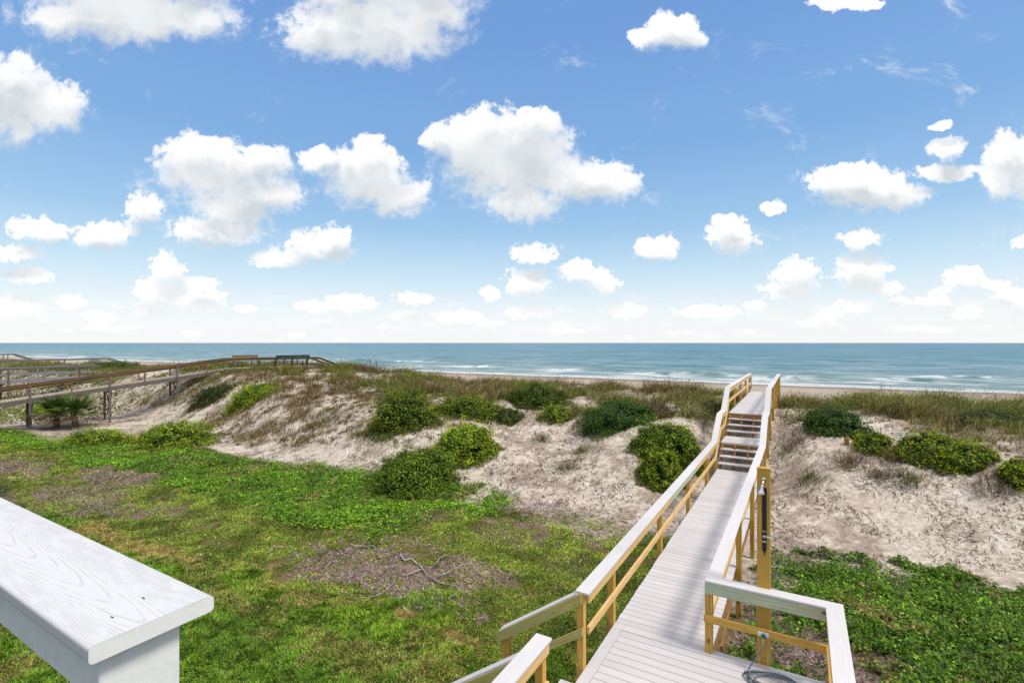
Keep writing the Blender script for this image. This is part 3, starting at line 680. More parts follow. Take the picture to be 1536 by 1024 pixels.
d = MB(); d.box(.18, 2.8, -.20, -.165, zc-.16, zc-.0372); rl.part('fascia', d, M['white_end'])
for (x, y) in ((.085, -.075), (.12, -.15)): d = MB(); d.box(x, x+.011, y, y+.003, zc-.001, zc+.0006); rl.part('nail', d, M['black'])

# ------------------------------------------------------------------ weathered neighbouring boardwalks
def walkway(label, origin, deg, prof, width, spacing, caph, mats, nobrace=False, stairs=None, midrail=False, cat='boardwalk', support=1, rail_near=True, far_drop=0):
    """prof: list of (distance, deck height); local y runs along it, local x=0 is the near edge, -width the far edge"""
    rz = -R(deg); w = Thing('weathered_boardwalk', label, cat, (0, prof[0][0], 0), rz, origin)
    c, n = math.cos(rz), math.sin(rz)
    G_ = lambda x, y: Tw(origin[0]+c*x-n*y, origin[1]+n*x+c*y)
    def zd(t):
        for (a, za), (b2, zb) in zip(prof, prof[1:]):
            if t <= b2: return lerp(za, zb, (t-a)/(b2-a))
        return prof[-1][1]
    t0, t1 = prof[0][0], prof[-1][0]
    mdk, mst, mps, mcp = mats
    d = MB(); t = t0
    while t < t1-.05: z = zd(t+.07); d.bar((0, t+.07, z-.02), (-width, t+.07, z-.02), .13, .035); t += .145
    w.part('decking', d, mdk)
    for x in (.02, -width-.02):
        d = MB()
        for (a, za), (b2, zb) in zip(prof, prof[1:]): d.bar((x, a, za-.135), (x, b2, zb-.135), .05, .24)
        w.part('stringer', d, mst)
    ends = [(t, zd(t)+caph) for t in [p[0] for p in prof]]
    sp = stairs or (0, 0)
    for x in (.055, -width-.055):
        pl = [(x, t, z) for t, z in ends]
        if sp[0]: pl.append((x, t1+sp[0], prof[-1][1]+caph-sp[1]))
        d = MB(); d.rail(pl, .15, .04); w.part('cap_rail', d, mcp)
        d = MB(); d.rail([(p[0]-(.0), p[1], p[2]-.045) for p in pl], .04, .13 if not midrail else .09); w.part('top_rail', d, mcp)
        if midrail: d = MB(); d.rail([(p[0], p[1], p[2]-.50) for p in pl], .04, .12); w.part('mid_rail', d, mcp)
        if sp[0]: d = MB(); d.bar((x, t1, zd(t1)-.1), (x, t1+sp[0], zd(t1)-sp[1]-.1), .05, .2); w.part('stair_stringer', d, mst)
    i = 0; t = t0+.3
    while t <= t1+.01:
        for x in (.07, -width-.07):
            full = (i % 2 == 0); d = MB(); wdt = .11 if full else .075
            d.box(x-wdt/2, x+wdt/2, t-wdt/2, t+wdt/2, (G_(x, t)-.4) if full else zd(t)-.2, zd(t)+caph-.04, 'z'); w.part('post', d, mps if full else mcp)
        if i % 2 == 0 and zd(t)-G_(0, t) > 1.2 and not nobrace:
            zz = zd(t)-.3; g = G_(-width/2, t)
            for (xa, xb) in ((0, -width), (-width, 0)):
                d = MB(); d.bar((xa, t+(.07 if xa else .11), zz), (xb, t+(.07 if xa else .11), max(g+.3, zz-1.7)), .035, .12); w.part('brace', d, mst)
            d = MB(); d.box(-width-.15, .15, t-.02, t+.08, zd(t)-.37, zd(t)-.257, 'x'); w.part('beam', d, mst)
        i += 1; t += spacing
    if sp[0]:
        k = 5
        for j in range(k):
            d = MB(); tt = t1+sp[0]*(j+.2)/k; zz = zd(t1)-sp[1]*(j+1)/k; d.box(-width, 0, tt, tt+.26, zz-.04, zz); w.part('tread', d, mdk)
        for x in (.07, -width-.07):
            d = MB(); tt = t1+sp[0]*.62; d.box(x-.045, x+.045, tt-.045, tt+.045, G_(x, tt)-.3, zd(t1)+caph-sp[1]*.62-.04, 'z'); w.part('post', d, mps)
    return w, G_
GW = (M['grey_deck'], M['grey_wood'], M['dark_wood'], M['pine_dark'])
nb_o = (-23.9, 32.0); NBZ = [(-16, .55), (-6.2, 1.62), (0, 2.37), (5.6, 3.05), (12.0, 3.02)]
nb, nbG = walkway('long weathered boardwalk ramping up over the left dune to a bench platform', nb_o, 42, NBZ, 1.5, 1.78, .74,
                  (M['grey_deck'], M['grey_wood'], M['grey_wood'], wood('honey_rail_wood', (.16, .09, .035), (.30, .18, .08), (.12, .085, .06), True, .8, .35)), stairs=(3.3, 1.25))
def bench(label, x0, t0, t1, side, z):
    b = Thing('bench', label, 'bench', (x0, (t0+t1)/2, z), -R(42), nb_o, 'slant backed benches on the neighbouring platform')
    n = 3 if t1-t0 > 2 else 2
    for i in range(n):
        t = lerp(t0, t1, i/(n-1)); d = MB(); d.bar((x0-side*.16, t, z-.42), (x0+side*.42, t, z+.84), .06, .13, (0, 1, 0)); b.part('back_support', d, M['dark_wood'])
    for k, (zz, m_) in enumerate(((.79, 1), (.63, 2))):
        d = MB(); d.bar((x0+side*(.36-.07*k), t0-.06, z+zz), (x0+side*(.36-.07*k), t1+.06, z+zz), .035, .145, (side*.4, 0, 1)); b.part('back_board', d, M['mint_old'] if side > 0 else M['old_brown'])
    d = MB(); d.bar((x0+side*.40, t0-.1, z+.885), (x0+side*.40, t1+.1, z+.885), .10, .035); b.part('back_cap', d, M['dark_wood'])
    for k in range(3): d = MB(); d.box(x0-side*(.04+.14*k)-.06, x0-side*(.04+.14*k)+.06, t0-.05, t1+.05, z+.40, z+.435, 'y'); b.part('seat_board', d, M['dark_wood'])
    for t in (t0+.1, t1-.1): d = MB(); d.box(x0-side*.38-.04, x0-side*.38+.04, t-.04, t+.04, z+.0, z+.40, 'z'); b.part('leg', d, M['dark_wood'])
bench('slant backed bench with mint green back boards on the near side of the platform', .12, 8.5, 10.95, 1, 3.05)
bench('smaller bench with brown back boards on the far side of the platform', -1.62, 6.3, 8.0, -1, 3.05)
walkway('silvered grey boardwalk with mid rails, just behind the long ramp at far left', (-41.0, 40.0), 30, [(-9, 1.87), (6.6, 1.87)], 1.6, 2.3, .98,
        (M['greyblue_wood'], M['greyblue_wood'], M['dark_wood'], M['greyblue_wood']), True, midrail=True)
walkway('distant dark boardwalk crossing the far left dune, second behind the ramp', (-61.0, 60.0), 30, [(-9, 1.86), (10.7, 1.86)], 1.6, 3.6, .94,
        (M['greyblue_wood'], M['dark_wood'], M['dark_wood'], M['greyblue_wood']), True, stairs=(3, 1.2))
walkway('farthest small boardwalk at the left edge against the surf', (-92.0, 90.0), 30, [(-9, 1.92), (2.0, 1.92)], 2.2, 2.4, .94,
        (M['dark_wood'], M['dark_wood'], M['dark_wood'], M['dark_wood']), True, stairs=(3, 1.3))

# ------------------------------------------------------------------ foliage builders
def unit(a): return a/np.maximum(np.linalg.norm(a, axis=1, keepdims=True), 1e-6)
def leafquads(Pp, Nn, L, Wd, colr, fold=.0):
    """one pointed leaf per point"""
    n = len(Pp); r = unit(rng.normal(size=(n, 3))); t = unit(np.cross(Nn, r)); s_ = np.cross(Nn, t)
    L = np.broadcast_to(L, (n,))[:, None]; Wd = np.broadcast_to(Wd, (n,))[:, None]
    V = np.stack([Pp-t*L*.5, Pp+s_*Wd*.5-t*L*.05+Nn*L*fold, Pp+t*L*.5, Pp-s_*Wd*.5-t*L*.05+Nn*L*fold], 1).reshape(-1, 3)
    return V, np.arange(4*n).reshape(n, 4), np.repeat(colr, 4, 0)
def blades(Pp, D, L, Wd, colr, droop=.5, tipcol=None):
    """curved two-segment grass blades: D initial direction"""
    n = len(Pp); L = np.broadcast_to(L, (n,))[:, None]; Wd = np.broadcast_to(Wd, (n,))[:, None]
    s_ = unit(np.stack([D[:, 1]+rng.normal(size=n)*.5, -D[:, 0]+rng.normal(size=n)*.5, np.zeros(n)], 1))
    h = D.copy(); h[:, 2] = 0; h = unit(h+1e-5)
    m_ = Pp+D*L*.55; tp_ = m_+unit(D+h*droop-np.array([0, 0, droop*.5]))*L*.45
    V = np.stack([Pp-s_*Wd*.5, Pp+s_*Wd*.5, m_+s_*Wd*.42, m_-s_*Wd*.42, tp_], 1).reshape(-1, 3)
    b = np.arange(n)*5
    q = np.stack([b, b+1, b+2, b+3], 1); t = np.stack([b+3, b+2, b+4], 1)
    c = np.repeat(colr, 5, 0).reshape(n, 5, 3).copy(); c[:, :2] *= .75; c[:, 4] *= 1.15  # feet darker, tips lighter: shade towards the ground put into the colour
    if tipcol is not None: c[:, 4] = tipcol
    return V, [q, t], c.reshape(-1, 3)
def join(Ls):
    """list of (V, faces list or array, col)"""
    o = 0; V = []; F = {}; C2 = []
    for v, f, c in Ls:
        for a in (f if isinstance(f, list) else [f]): F.setdefault(a.shape[1], []).append(a+o)
        V.append(v); C2.append(c); o += len(v)
    return np.concatenate(V), [np.concatenate(F[k]) for k in F], np.concatenate(C2)
def palette(n, cols, wts=None, jit=.18):
    c = np.array(cols)[rng.choice(len(cols), n, p=wts)]; return np.clip(c*(1+jit*rng.normal(size=(n, 1)))*(1+.06*rng.normal(size=(n, 3))), .003, 1)
GREEN_D = [(.022, .042, .005), (.06, .105, .008), (.14, .20, .012), (.30, .36, .022)]
GREEN_L = [(.028, .055, .006), (.10, .17, .010), (.25, .36, .016), (.46, .56, .03)]
def bush(label, px_, py_, wpx, hpx, cols, n=6500, leaf=.075, flatness=1., deep=.85, cat='bush', group=None, seed=0, vines=7, name='bush'):
    x, y, z = gp(px_, py_); sc_ = y/750.; r = wpx/2*sc_*.93; y2 = y+r*.7*deep; x2 = (px_-768)/750.*y2
    H = hpx*sc_*1.02; g0 = Tw(x2, y2); rise = g0-z; H = max(.35*r, H-max(0, rise)*.9-.18*r)*flatness*.80
    ry = r*deep; rs = np.random.default_rng(100+seed)
    root = bpy.data.objects.new(name, None); col.objects.link(root); root.location = (x2, y2, g0); tag(root, label, cat, group)
    n = int(n*1.7); K = max(90, int(190*(r**1.2))); th = rs.uniform(0, 2*np.pi, K); ph_ = np.arccos(rs.uniform(-.12, 1, K))
    lump = .62+.66*(fbm(th*1.5+seed, ph_*2.5, seed, 3))*rs.uniform(.88, 1.1, K)
    def surf(th, ph_, lump): return np.stack([np.sin(ph_)*np.cos(th)*r*lump, np.sin(ph_)*np.sin(th)*ry*lump, np.cos(ph_)*H*lump], 1)
    c = surf(th, ph_, lump); cr = rs.uniform(.11, .24, K)*min(1.2, r**.6)
    k = rs.integers(0, K, n); o = unit(rs.normal(size=(n, 3))); rad = rs.uniform(.25, 1, n)**.6
    p = c[k]+o*(cr[k]*rad)[:, None]*np.array([1.2, 1.2, .8])
    p[:, 2] = np.maximum(p[:, 2], -.1)
    # follow the ground below
    gz = T(*VU(x2+p[:, 0], y2+p[:, 1]))-g0; low = np.clip(1-p[:, 2]/max(H, .2), 0, 1); p[:, 2] += gz*low*.95+gz*.25*(1-low)
    nn = unit(o*.7+unit(p*np.array([1, 1, 1.2]))*.8+rs.normal(size=(n, 3))*.45+np.array([0, 0, .35]))
    tone = (rs.uniform(.62, 1.35, K)[k])*(.30+.85*rad)  # leaves deep in a clump darker: inner shade put into the colour
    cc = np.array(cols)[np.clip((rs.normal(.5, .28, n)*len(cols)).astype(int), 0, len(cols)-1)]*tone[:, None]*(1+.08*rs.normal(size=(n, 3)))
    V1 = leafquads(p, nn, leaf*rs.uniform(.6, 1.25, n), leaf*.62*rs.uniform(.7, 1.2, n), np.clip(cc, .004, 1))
    q_ = int(n*.45); ta = rs.uniform(0, 2*np.pi, q_); pa = np.arccos(rs.uniform(-.1, 1, q_)); sp_ = surf(ta, pa, (.50+.40*fbm(ta*1.5+seed, pa*2.5, seed, 3))*rs.uniform(.9, 1.12, q_))
    sp_[:, 2] = np.maximum(sp_[:, 2], -.1); gz = T(*VU(x2+sp_[:, 0], y2+sp_[:, 1]))-g0; low = np.clip(1-sp_[:, 2]/max(H, .2), 0, 1); sp_[:, 2] += gz*low*.95+gz*.25*(1-low)
    L0 = leafquads(sp_, unit(sp_+rs.normal(size=(q_, 3))*.5), leaf*1.25, leaf*.9, np.array(cols)[rs.integers(0, 2, q_)]*rs.uniform(.4, 1.0, (q_, 1)))  # inner leaves take the darkest greens, shade within the bush painted in
    # sprays sticking out: short runners carrying leaves
    L_ = [V1, L0]
    nv_ = 150; kk = rs.integers(0, K, nv_)
    for q in kk:
        dr = unit((c[q]*np.array([1, 1, 1.5])+rs.normal(size=3)*.3*r)[None])[0]; m_ = 9; tt = np.linspace(0, 1, m_)[:, None]
        pp = c[q]+dr*tt*rs.uniform(.2, .75)*min(1., r)+np.array([0, 0, -.10])*tt**2; pp[:, 2] += float(T(*VU(np.array([x2+pp[0, 0]]), np.array([y2+pp[0, 1]])))[0]-g0)*max(0, 1-pp[0, 2]/max(H, .2))*.95
        pp = pp+rs.normal(size=pp.shape)*.022; n2 = unit(rs.normal(size=pp.shape)+np.array([0, 0, .8]))
        L_.append(leafquads(pp, n2, leaf*.8, leaf*.5, np.tile(np.array(cols[-1])*rs.uniform(.8, 1.3), (m_, 1))))
    nt = int(n*.40); ta = rs.uniform(0, 2*np.pi, nt); reach = .68+1.0*fbm(ta*1.7+seed*3, ta*0+seed, seed+50, 3); tr_ = r*reach*rs.uniform(.45, 1, nt)
    tx = np.cos(ta)*tr_*1.05; ty = np.sin(ta)*tr_*deep; fr = tr_/r; tz = T(*VU(x2+tx, y2+ty))-g0+.03+.30*H*np.clip(1.25-fr, 0, 1)*rs.random(nt)+.07*rs.random(nt)
    tc_ = np.array(cols)[np.clip((rs.normal(.42, .26, nt)*len(cols)).astype(int), 0, len(cols)-1)]*(.45+1.0*fbm(tx*3+seed, ty*3, seed+60, 2))[:, None]
    db = rs.random(nt) < .12+.45*np.clip(fr-.75, 0, 1); tc_[db] = np.array([(.17, .10, .06), (.26, .18, .13), (.09, .06, .04)])[rs.integers(0, 3, int(db.sum()))]
    L_.append(leafquads(np.stack([tx, ty, tz], 1), unit(rs.normal(size=(nt, 3))*.5+np.array([0, -.1, .8])), leaf*rs.uniform(.6, 1.2, nt), leaf*.6, tc_))
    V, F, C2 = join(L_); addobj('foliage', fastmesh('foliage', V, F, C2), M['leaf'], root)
    # closed dark core; the shade inside the bush is put into its colour
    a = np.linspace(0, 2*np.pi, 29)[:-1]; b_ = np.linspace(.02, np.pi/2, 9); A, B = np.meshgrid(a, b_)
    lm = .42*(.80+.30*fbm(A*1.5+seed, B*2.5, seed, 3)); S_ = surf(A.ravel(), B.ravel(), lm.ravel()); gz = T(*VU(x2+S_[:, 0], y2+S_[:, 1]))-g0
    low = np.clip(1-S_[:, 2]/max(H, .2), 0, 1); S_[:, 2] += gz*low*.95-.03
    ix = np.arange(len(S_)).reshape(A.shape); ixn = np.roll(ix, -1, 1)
    addobj('dark_inner_core', fastmesh('dark_inner_core', S_, [np.stack([ix[:-1], ixn[:-1], ixn[1:], ix[1:]], -1).reshape(-1, 4)], np.tile(np.array([.03, .035, .012]), (len(S_), 1)), True), M['leaf'], root)
    d = MB()
    for i in range(vines):
        q = rs.integers(0, K); p0 = Vector(c[q])*1.03; p0.z = max(p0.z, .1); pts = []
        for t in np.linspace(0, 1, 6): pts.append(Vector((c[q][0]*(.75+.35*t)+rs.normal()*.04, c[q][1]*(.75+.35*t)+rs.normal()*.04, p0.z*(1-t*.8)+.05*rs.normal())))
        d.tube(pts, [.009, .009, .008, .007, .006, .004], 5); d.build('stem', M['stem'], root); d = MB()
    return root
bush('large dark green vine covered dome bush at the left end of the crest row', 605, 645, 104, 68, GREEN_D, 7500, seed=1)
bush('low spreading olive bush between the two dome bushes on the dune crest', 705, 628, 112, 42, GREEN_D, 6000, seed=2, deep=.6)
bush('tallest dark dome bush on the crest standing against the beach', 806, 612, 92, 46, GREEN_D[:3], 7000, seed=3)
bush('small low bush at the foot of the tallest dome bush', 836, 631, 50, 24, GREEN_D, 2600, seed=4)
bush('tiny grassy bush on sand below the low spreading bush', 765, 636, 40, 24, [(.10, .12, .03), (.15, .17, .05), (.07, .11, .02)], 2200, seed=5)
bush('bright yellow green bush halfway up the dune face, upper of the touching pair', 697, 694, 98, 64, GREEN_L, 7500, seed=6)
bush('broad bright green bush at the lawn edge, lower of the touching pair', 624, 742, 134, 76, GREEN_L[:3]+[(.14, .22, .025)], 12000, seed=7)
bush('wide dark green bush right of the sand bowl near the crest', 930, 645, 112, 50, [(.03, .085, .012), (.05, .12, .015), (.075, .16, .02)], 7500, seed=8)
bush('brown twiggy bush with dry reddish leaves behind the big leafy bush', 978, 628, 58, 30, [(.16, .08, .05), (.22, .13, .08), (.09, .09, .03)], 2600, seed=9)
bush('big leafy bush hanging down the sand slope left of the boardwalk steps', 1000, 690, 104, 58, GREEN_L[:3], 9000, seed=10, deep=.9)
bush('lower trailing part bush under the big leafy one left of the boardwalk steps', 994, 732, 62, 58, GREEN_D[1:], 5500, seed=11)
bush('dark bush tucked against the left side of the boardwalk steps', 1071, 622, 32, 26, [(.04, .06, .015), (.08, .09, .02), (.12, .12, .035)], 2000, seed=12)
bush('dark green bush on the crest right of the boardwalk', 1255, 652, 92, 46, [(.03, .075, .012), (.05, .11, .015), (.09, .15, .02)], 7000, seed=13)
bush('trailing green bush spilling down sand right of the dark crest bush', 1312, 682, 48, 36, GREEN_D, 3600, seed=14)
bush('long low green bush across the middle of the right dune', 1392, 694, 88, 46, GREEN_D, 7500, seed=15, deep=.7)
bush('lower right lobe bush of the right dune above the open sand', 1448, 706, 70, 40, GREEN_D, 5500, seed=16, deep=.7)
bush('dark bush along the horizon of the right dune near the frame edge', 1480, 634, 90, 22, [(.035, .06, .014), (.06, .09, .02), (.10, .12, .03)], 4200, seed=17, deep=.5)
bush('green bush cut by the right edge of the photo', 1530, 730, 46, 38, GREEN_D, 3200, seed=18)
bush('rounded bright green bush at the left dune foot beside the lawn', 265, 672, 112, 48, GREEN_L, 9000, seed=19)
bush('flat light green bush left of the rounded one on the lawn edge', 150, 668, 92, 30, GREEN_L, 5500, seed=20, deep=.7)
bush('light green bush on the dune just below the bench platform', 377, 606, 74, 34, GREEN_L, 5000, seed=21)
bush('dark bush under the bench platform', 320, 602, 60, 26, [(.03, .05, .012), (.06, .09, .02)], 3000, seed=22)
bush('low dark green bush above the long ramp behind its rails', 175, 556, 80, 22, [(.035, .065, .012), (.07, .11, .02), (.12, .17, .03)], 3500, leaf=.12, seed=23, deep=.6)
bush('small green bush behind the silvered boardwalk end', 142, 548, 26, 13, [(.03, .08, .015), (.07, .13, .02)], 1400, leaf=.12, seed=24)
bush('bright low bush under the long ramp at far left', 70, 622, 66, 20, GREEN_L, 3000, seed=25, deep=.6)

def fan_palm(label, px_, py_, h, seed):
    x, y, z = gp(px_, py_); rs = np.random.default_rng(seed)
    root = bpy.data.objects.new('palmetto', None); col.objects.link(root); root.location = (x, y, z); tag(root, label, 'palmetto', 'palmettos by the long ramp')
    d = MB(); d.tube([(0, 0, -.2), (.03, 0, h*.15), (.0, 0, h*.3)], [.15, .17, .13], 9); tr = d.build('trunk', M['stem'], root)
    L_ = []
    for i in range(34):
        az = rs.uniform(0, 2*np.pi); el_ = rs.uniform(-.25, 1.35); L = h*rs.uniform(.5, .75); dead = el_ < .3
        dr = np.array([np.cos(az)*np.cos(el_), np.sin(az)*np.cos(el_), np.sin(el_)]); b0 = np.array([0, 0, h*.29]); tp_ = b0+dr*L*.6
        c1 = np.array([(.20, .14, .08)]) if dead else np.array([(.07, .12, .025)])*rs.uniform(.7, 1.5)
        L_.append(blades(np.array([b0]), dr[None], L*1.1, .02, c1, .1))
        m_ = 15; sd_ = unit(np.cross(dr, [0, 0, 1])[None])[0]; upv = np.cross(sd_, dr); an = np.linspace(-1.5, 1.5, m_)
        D = unit(dr*np.cos(an)[:, None]+sd_*np.sin(an)[:, None]+upv*.1*rs.normal(size=(m_, 1)))
        L_.append(blades(np.tile(tp_, (m_, 1)), D, h*.42, .075, np.tile(c1, (m_, 1))*rs.uniform(.8, 1.2, (m_, 1)), .35))
    V, F, C2 = join(L_); addobj('fronds', fastmesh('fronds', V, F, C2), M['leaf'], root)
fan_palm('shaggy palmetto with a brown stub trunk left of its pair under the ramp', 84, 640, 2.0, 5)
fan_palm('spiky green palmetto right of the brown one, beneath the ramp', 112, 641, 2.1, 6)

def tussock(label, px_, py_, h, cols, n=170, seed=0, lean=0, spread=.16):
    x, y, z = gp(px_, py_); rs = np.random.default_rng(300+seed)
    p = np.stack([rs.normal(size=n)*spread, rs.normal(size=n)*spread, np.zeros(n)], 1); p[:, 2] = T(*VU(x+p[:, 0], y+p[:, 1]))-z-.01
    D = unit(np.stack([rs.normal(size=n)*.45+lean*.4+p[:, 0]*2, rs.normal(size=n)*.4-.1, rs.uniform(.5, 1.1, n)], 1))
    V, F, C2 = blades(p, D, h*rs.uniform(.5, 1.15, n), .013, palette(n, cols), .9)
    o = addobj('grass_tussock', fastmesh('grass_tussock', V, F, C2), M['dry'], None, (x, y, z)); return tag(o, label, 'grass tussock', 'grass tussocks on open sand')
TANS = [(.22, .17, .08), (.30, .24, .12), (.15, .11, .06), (.14, .15, .05)]; OLIV = [(.10, .115, .03), (.16, .17, .05), (.24, .22, .09), (.07, .075, .025)]; BRN = [(.12, .08, .05), (.17, .12, .08), (.22, .17, .10)]
for i, a in enumerate([('dry grass tussock in the centre of the sand bowl', 813, 660, .42, OLIV), ('brown tussock low in the sand bowl, right of centre', 851, 702, .42, BRN), ('small tussock at the upper right of the sand bowl', 873, 678, .35, OLIV),
        ('spiky tussock on sand nearest the shower post, right of the boardwalk', 1213, 720, .5, OLIV), ('slumped brown tussock under the dark crest bush', 1276, 698, .55, BRN), ('round olive tussock at the centre of the right sand slope', 1365, 722, .5, OLIV),
        ('brown tussock left of the round olive one on the right slope', 1322, 712, .45, BRN), ('brown tussock beside the boardwalk top on the right', 1190, 668, .4, BRN), ('tall dark tussock standing on the right crest against the beach', 1255, 600, .8, OLIV),
        ('brown tussock hanging on the right slope nearest the frame edge', 1490, 735, .5, BRN), ('wide dark tussock between the trailing bush and the round olive tussock', 1338, 690, .55, BRN), ('olive tussock at the crest just right of the boardwalk top', 1205, 632, .6, OLIV), ('yellow tussock upper left of the lawn beyond the white railing', 250, 750, .35, TANS), ('pale weed tuft right of the yellow one on the green mat', 348, 742, .35, [(.22, .26, .06), (.28, .30, .08)])]):
    tussock(*a, seed=i, lean=-.5 if i in (4, 6, 7, 9) else 0, n=60 if i > 11 else 190, spread=.09 if i > 11 else .18)

# ------------------------------------------------------------------ ground cover that nobody could count
def scatter(n, y0, y1, extra=.08, xr=None, nearpow=1.0):
    """random spots over the ground seen from the porch and a step to its side, thinner with distance"""
    a = 1.-nearpow; y = (y0**(a+1)+(y1**(a+1)-y0**(a+1))*rng.random(n))**(1/(a+1)) if abs(a+1) > 1e-3 else y0*(y1/y0)**rng.random(n)
    lo, hi = xr or (-1.06-extra, 1.06+extra); x = y*rng.uniform(lo, hi, n); v, u = VU(x, y); return x, y, v, u
def ptz(x, y, v, u, dz=0): return np.stack([x, y, T(v, u)+dz], 1)
# laid lawn
x, y, v, u = scatter(640000, 4.6, 15, xr=(-1.15, .35), nearpow=1.25); zn = sod(v, u); keep = rng.random(len(x)) < zn*(v < -2.32)
x, y, v, u = (q[keep] for q in (x, y, v, u)); n = len(x)
tone = fbm(v*1.3, u*1.3, 301, 4); tan = blobs(v, u, TAN, 99, 1.3); ltan = np.maximum(tan, sst(fbm(v*1.1+7, u*1.1, 303, 4), .57, .68)*.6)
tuft = fbm(v*7, u*7, 309, 3); hgt = .030+.075*fbm(v*2.1, u*2.1, 305, 3)*sst(tuft, .25, .65)
D = unit(np.stack([rng.normal(size=n)*.45+2.2*(fbm(v*6, u*6, 307, 2)-.5), rng.normal(size=n)*.45+2.2*(fbm(v*6, u*6, 317, 2)-.5), np.full(n, .85)], 1))
c1 = palette(n, [(.05, .12, .008), (.11, .25, .014), (.21, .40, .022), (.33, .53, .04), (.52, .54, .12)], [.24, .28, .26, .14, .08])*((.35+.9*tone)*(.6+.8*tuft))[:, None]
edge = 1-sst(u, 5.2, 6.6); c1 = lerp(c1, c1*np.array([1.35, 1.2, 1.0]), ((1-edge)*sst(tone, .4, .6))[:, None])
isT = rng.random(n) < ltan*.85; c1[isT] = palette(int(isT.sum()), [(.50, .37, .13), (.64, .50, .22), (.40, .28, .09)])
V, F, C2 = blades(ptz(x, y, v, u, -.005), D, hgt*rng.uniform(.7, 1.5, n)*np.where(isT, .8, 1)*(.8+y*.03), .0060+.0005*y, c1, .7)
tag(addobj('lawn_grass', fastmesh('lawn_grass', V, F, C2), M['grass']), 'thick green lawn grass with tan patches near the house', 'lawn grass', kind='stuff')
# thin weedy grass between the lawn and the dune
x, y, v, u = scatter(620000, 7.5, 24, xr=(-1.15, .45), nearpow=1.3); Zs = zones(v, u); pn = fbm(v*1.6, u*1.6, 311, 4)
keep = rng.random(len(x)) < np.clip(Zs['weed']*sst(pn, .26, .46)+.08*Zs['lit'], 0, 1)*(v < -1.6)
x, y, v, u, pn = (q[keep] for q in (x, y, v, u, pn)); n = len(x); big = fbm(v*.45, u*.45, 313, 3)
D = unit(np.stack([rng.normal(size=n)*.8, rng.normal(size=n)*.8, np.full(n, .7)], 1))
patch = fbm(v*1.9, u*1.9, 319, 3)
c1 = palette(n, [(.06, .11, .012), (.15, .27, .018), (.28, .40, .03), (.50, .43, .12), (.36, .18, .10)], [.25, .30, .21, .15, .09])*((.45+1.0*big)*(.6+.9*sst(patch, .3, .65)))[:, None]
V1 = blades(ptz(x, y, v, u, -.004), D, .055*rng.uniform(.6, 1.7, n)*(.7+.03*y), .009+.0008*y, c1, .8)
m_ = rng.random(n) < .35; k = int(m_.sum()); L2 = leafquads(ptz(x[m_], y[m_], v[m_], u[m_], .02), unit(rng.normal(size=(k, 3))*.5+np.array([0, 0, 1])), .03*rng.uniform(.6, 1.4, k), .022, palette(k, [(.08, .16, .012), (.18, .30, .02), (.27, .38, .03)]))
V, F, C2 = join([V1, L2])
tag(addobj('weedy_grass', fastmesh('weedy_grass', V, F, C2), M['grass']), 'thin olive weeds and grass over bare soil between lawn and dune', 'weeds', kind='stuff')
# creeping vine mats
def mat_leaves(name, label, n0, y0, y1, xr, which, cols, wts, leaf, hmax, seed, npow=1.2):
    x, y, v, u = scatter(n0, y0, y1, xr=xr, nearpow=npow); zz = zones(v, u)['vine']; gap = fbm(v*2.3, u*2.3, seed, 4)
    keep = (rng.random(len(x)) < zz*lerp(.35, 1., sst(gap, .30, .48)))*which(v); keep = keep.astype(bool)
    x, y, v, u = (q[keep] for q in (x, y, v, u)); n = len(x)
    e = .04; hf = lambda v, u: hmax*(.9*fbm(v*1.4, u*1.4, seed+3, 3)+.6*fbm(v*5.5, u*4.5, seed+5, 2)-.35)
    h = hf(v, u); brown = sst(fbm(v*1.2+5, u*1.2, seed+11, 4), .60, .72); gu = (hf(v, u+e)-h)/e; gv = (hf(v+e, u)-h)/e
    lay = rng.random(n)**.6
    nx, ny = -(gv*CT+gu*ST), -(-gv*ST+gu*CT)
    Nn = unit(np.stack([nx*1.3+rng.normal(size=n)*.42, ny*1.3+rng.normal(size=n)*.42, np.ones(n)], 1))
    tn = (.35+1.15*fbm(v*.8, u*.8, seed+7, 4))*(.7+.6*fbm(v*4, u*4, seed+9, 2))
    c1 = palette(n, cols, wts)*tn[:, None]
    isb = rng.random(n) < brown*.6; c1[isb] = palette(int(isb.sum()), [(.30, .24, .10), (.22, .13, .07), (.42, .38, .12)])
    P_ = ptz(x, y, v, u); P_[:, 2] += np.maximum(h, .0)*lay+.015
    sz_ = leaf*rng.uniform(.6, 1.3, n)*(.75+.022*y)
    V1 = leafquads(P_, Nn, sz_, sz_*.72, c1, -.10)
    k = n//9; j = rng.integers(0, n, k); D = unit(np.stack([rng.normal(size=k)*.6, rng.normal(size=k)*.6, np.full(k, .9)], 1))
    V2 = blades(P_[j]-np.array([0, 0, .03]), D, leaf*2.4*rng.uniform(.6, 1.4, k), .007+.0004*y[j], palette(k, [(.16, .24, .03), (.22, .29, .05), (.30, .32, .10)])*tn[j][:, None], .7)
    V, F, C2 = join([V1, V2]); tag(addobj(name, fastmesh(name, V, F, C2), M['leaf']), label, 'ground cover', kind='stuff')
mat_leaves('creeping_vines', 'bright green creeping vines spread over the left half of the yard below the dune', 420000, 12, 28, (-1.15, .1), lambda v: v < -3,
           [(.045, .11, .008), (.12, .27, .012), (.23, .46, .018), (.38, .60, .035)], [.25, .35, .28, .12], .062, .17, 401, 1.3)
mat_leaves('creeping_vines', 'deep green leafy ground cover filling the yard right of the landing', 430000, 5, 17, (.25, 1.2), lambda v: v > -3,
           [(.028, .075, .007), (.07, .18, .010), (.16, .34, .016), (.32, .53, .03)], [.30, .33, .25, .12], .058, .30, 431, 1.25)
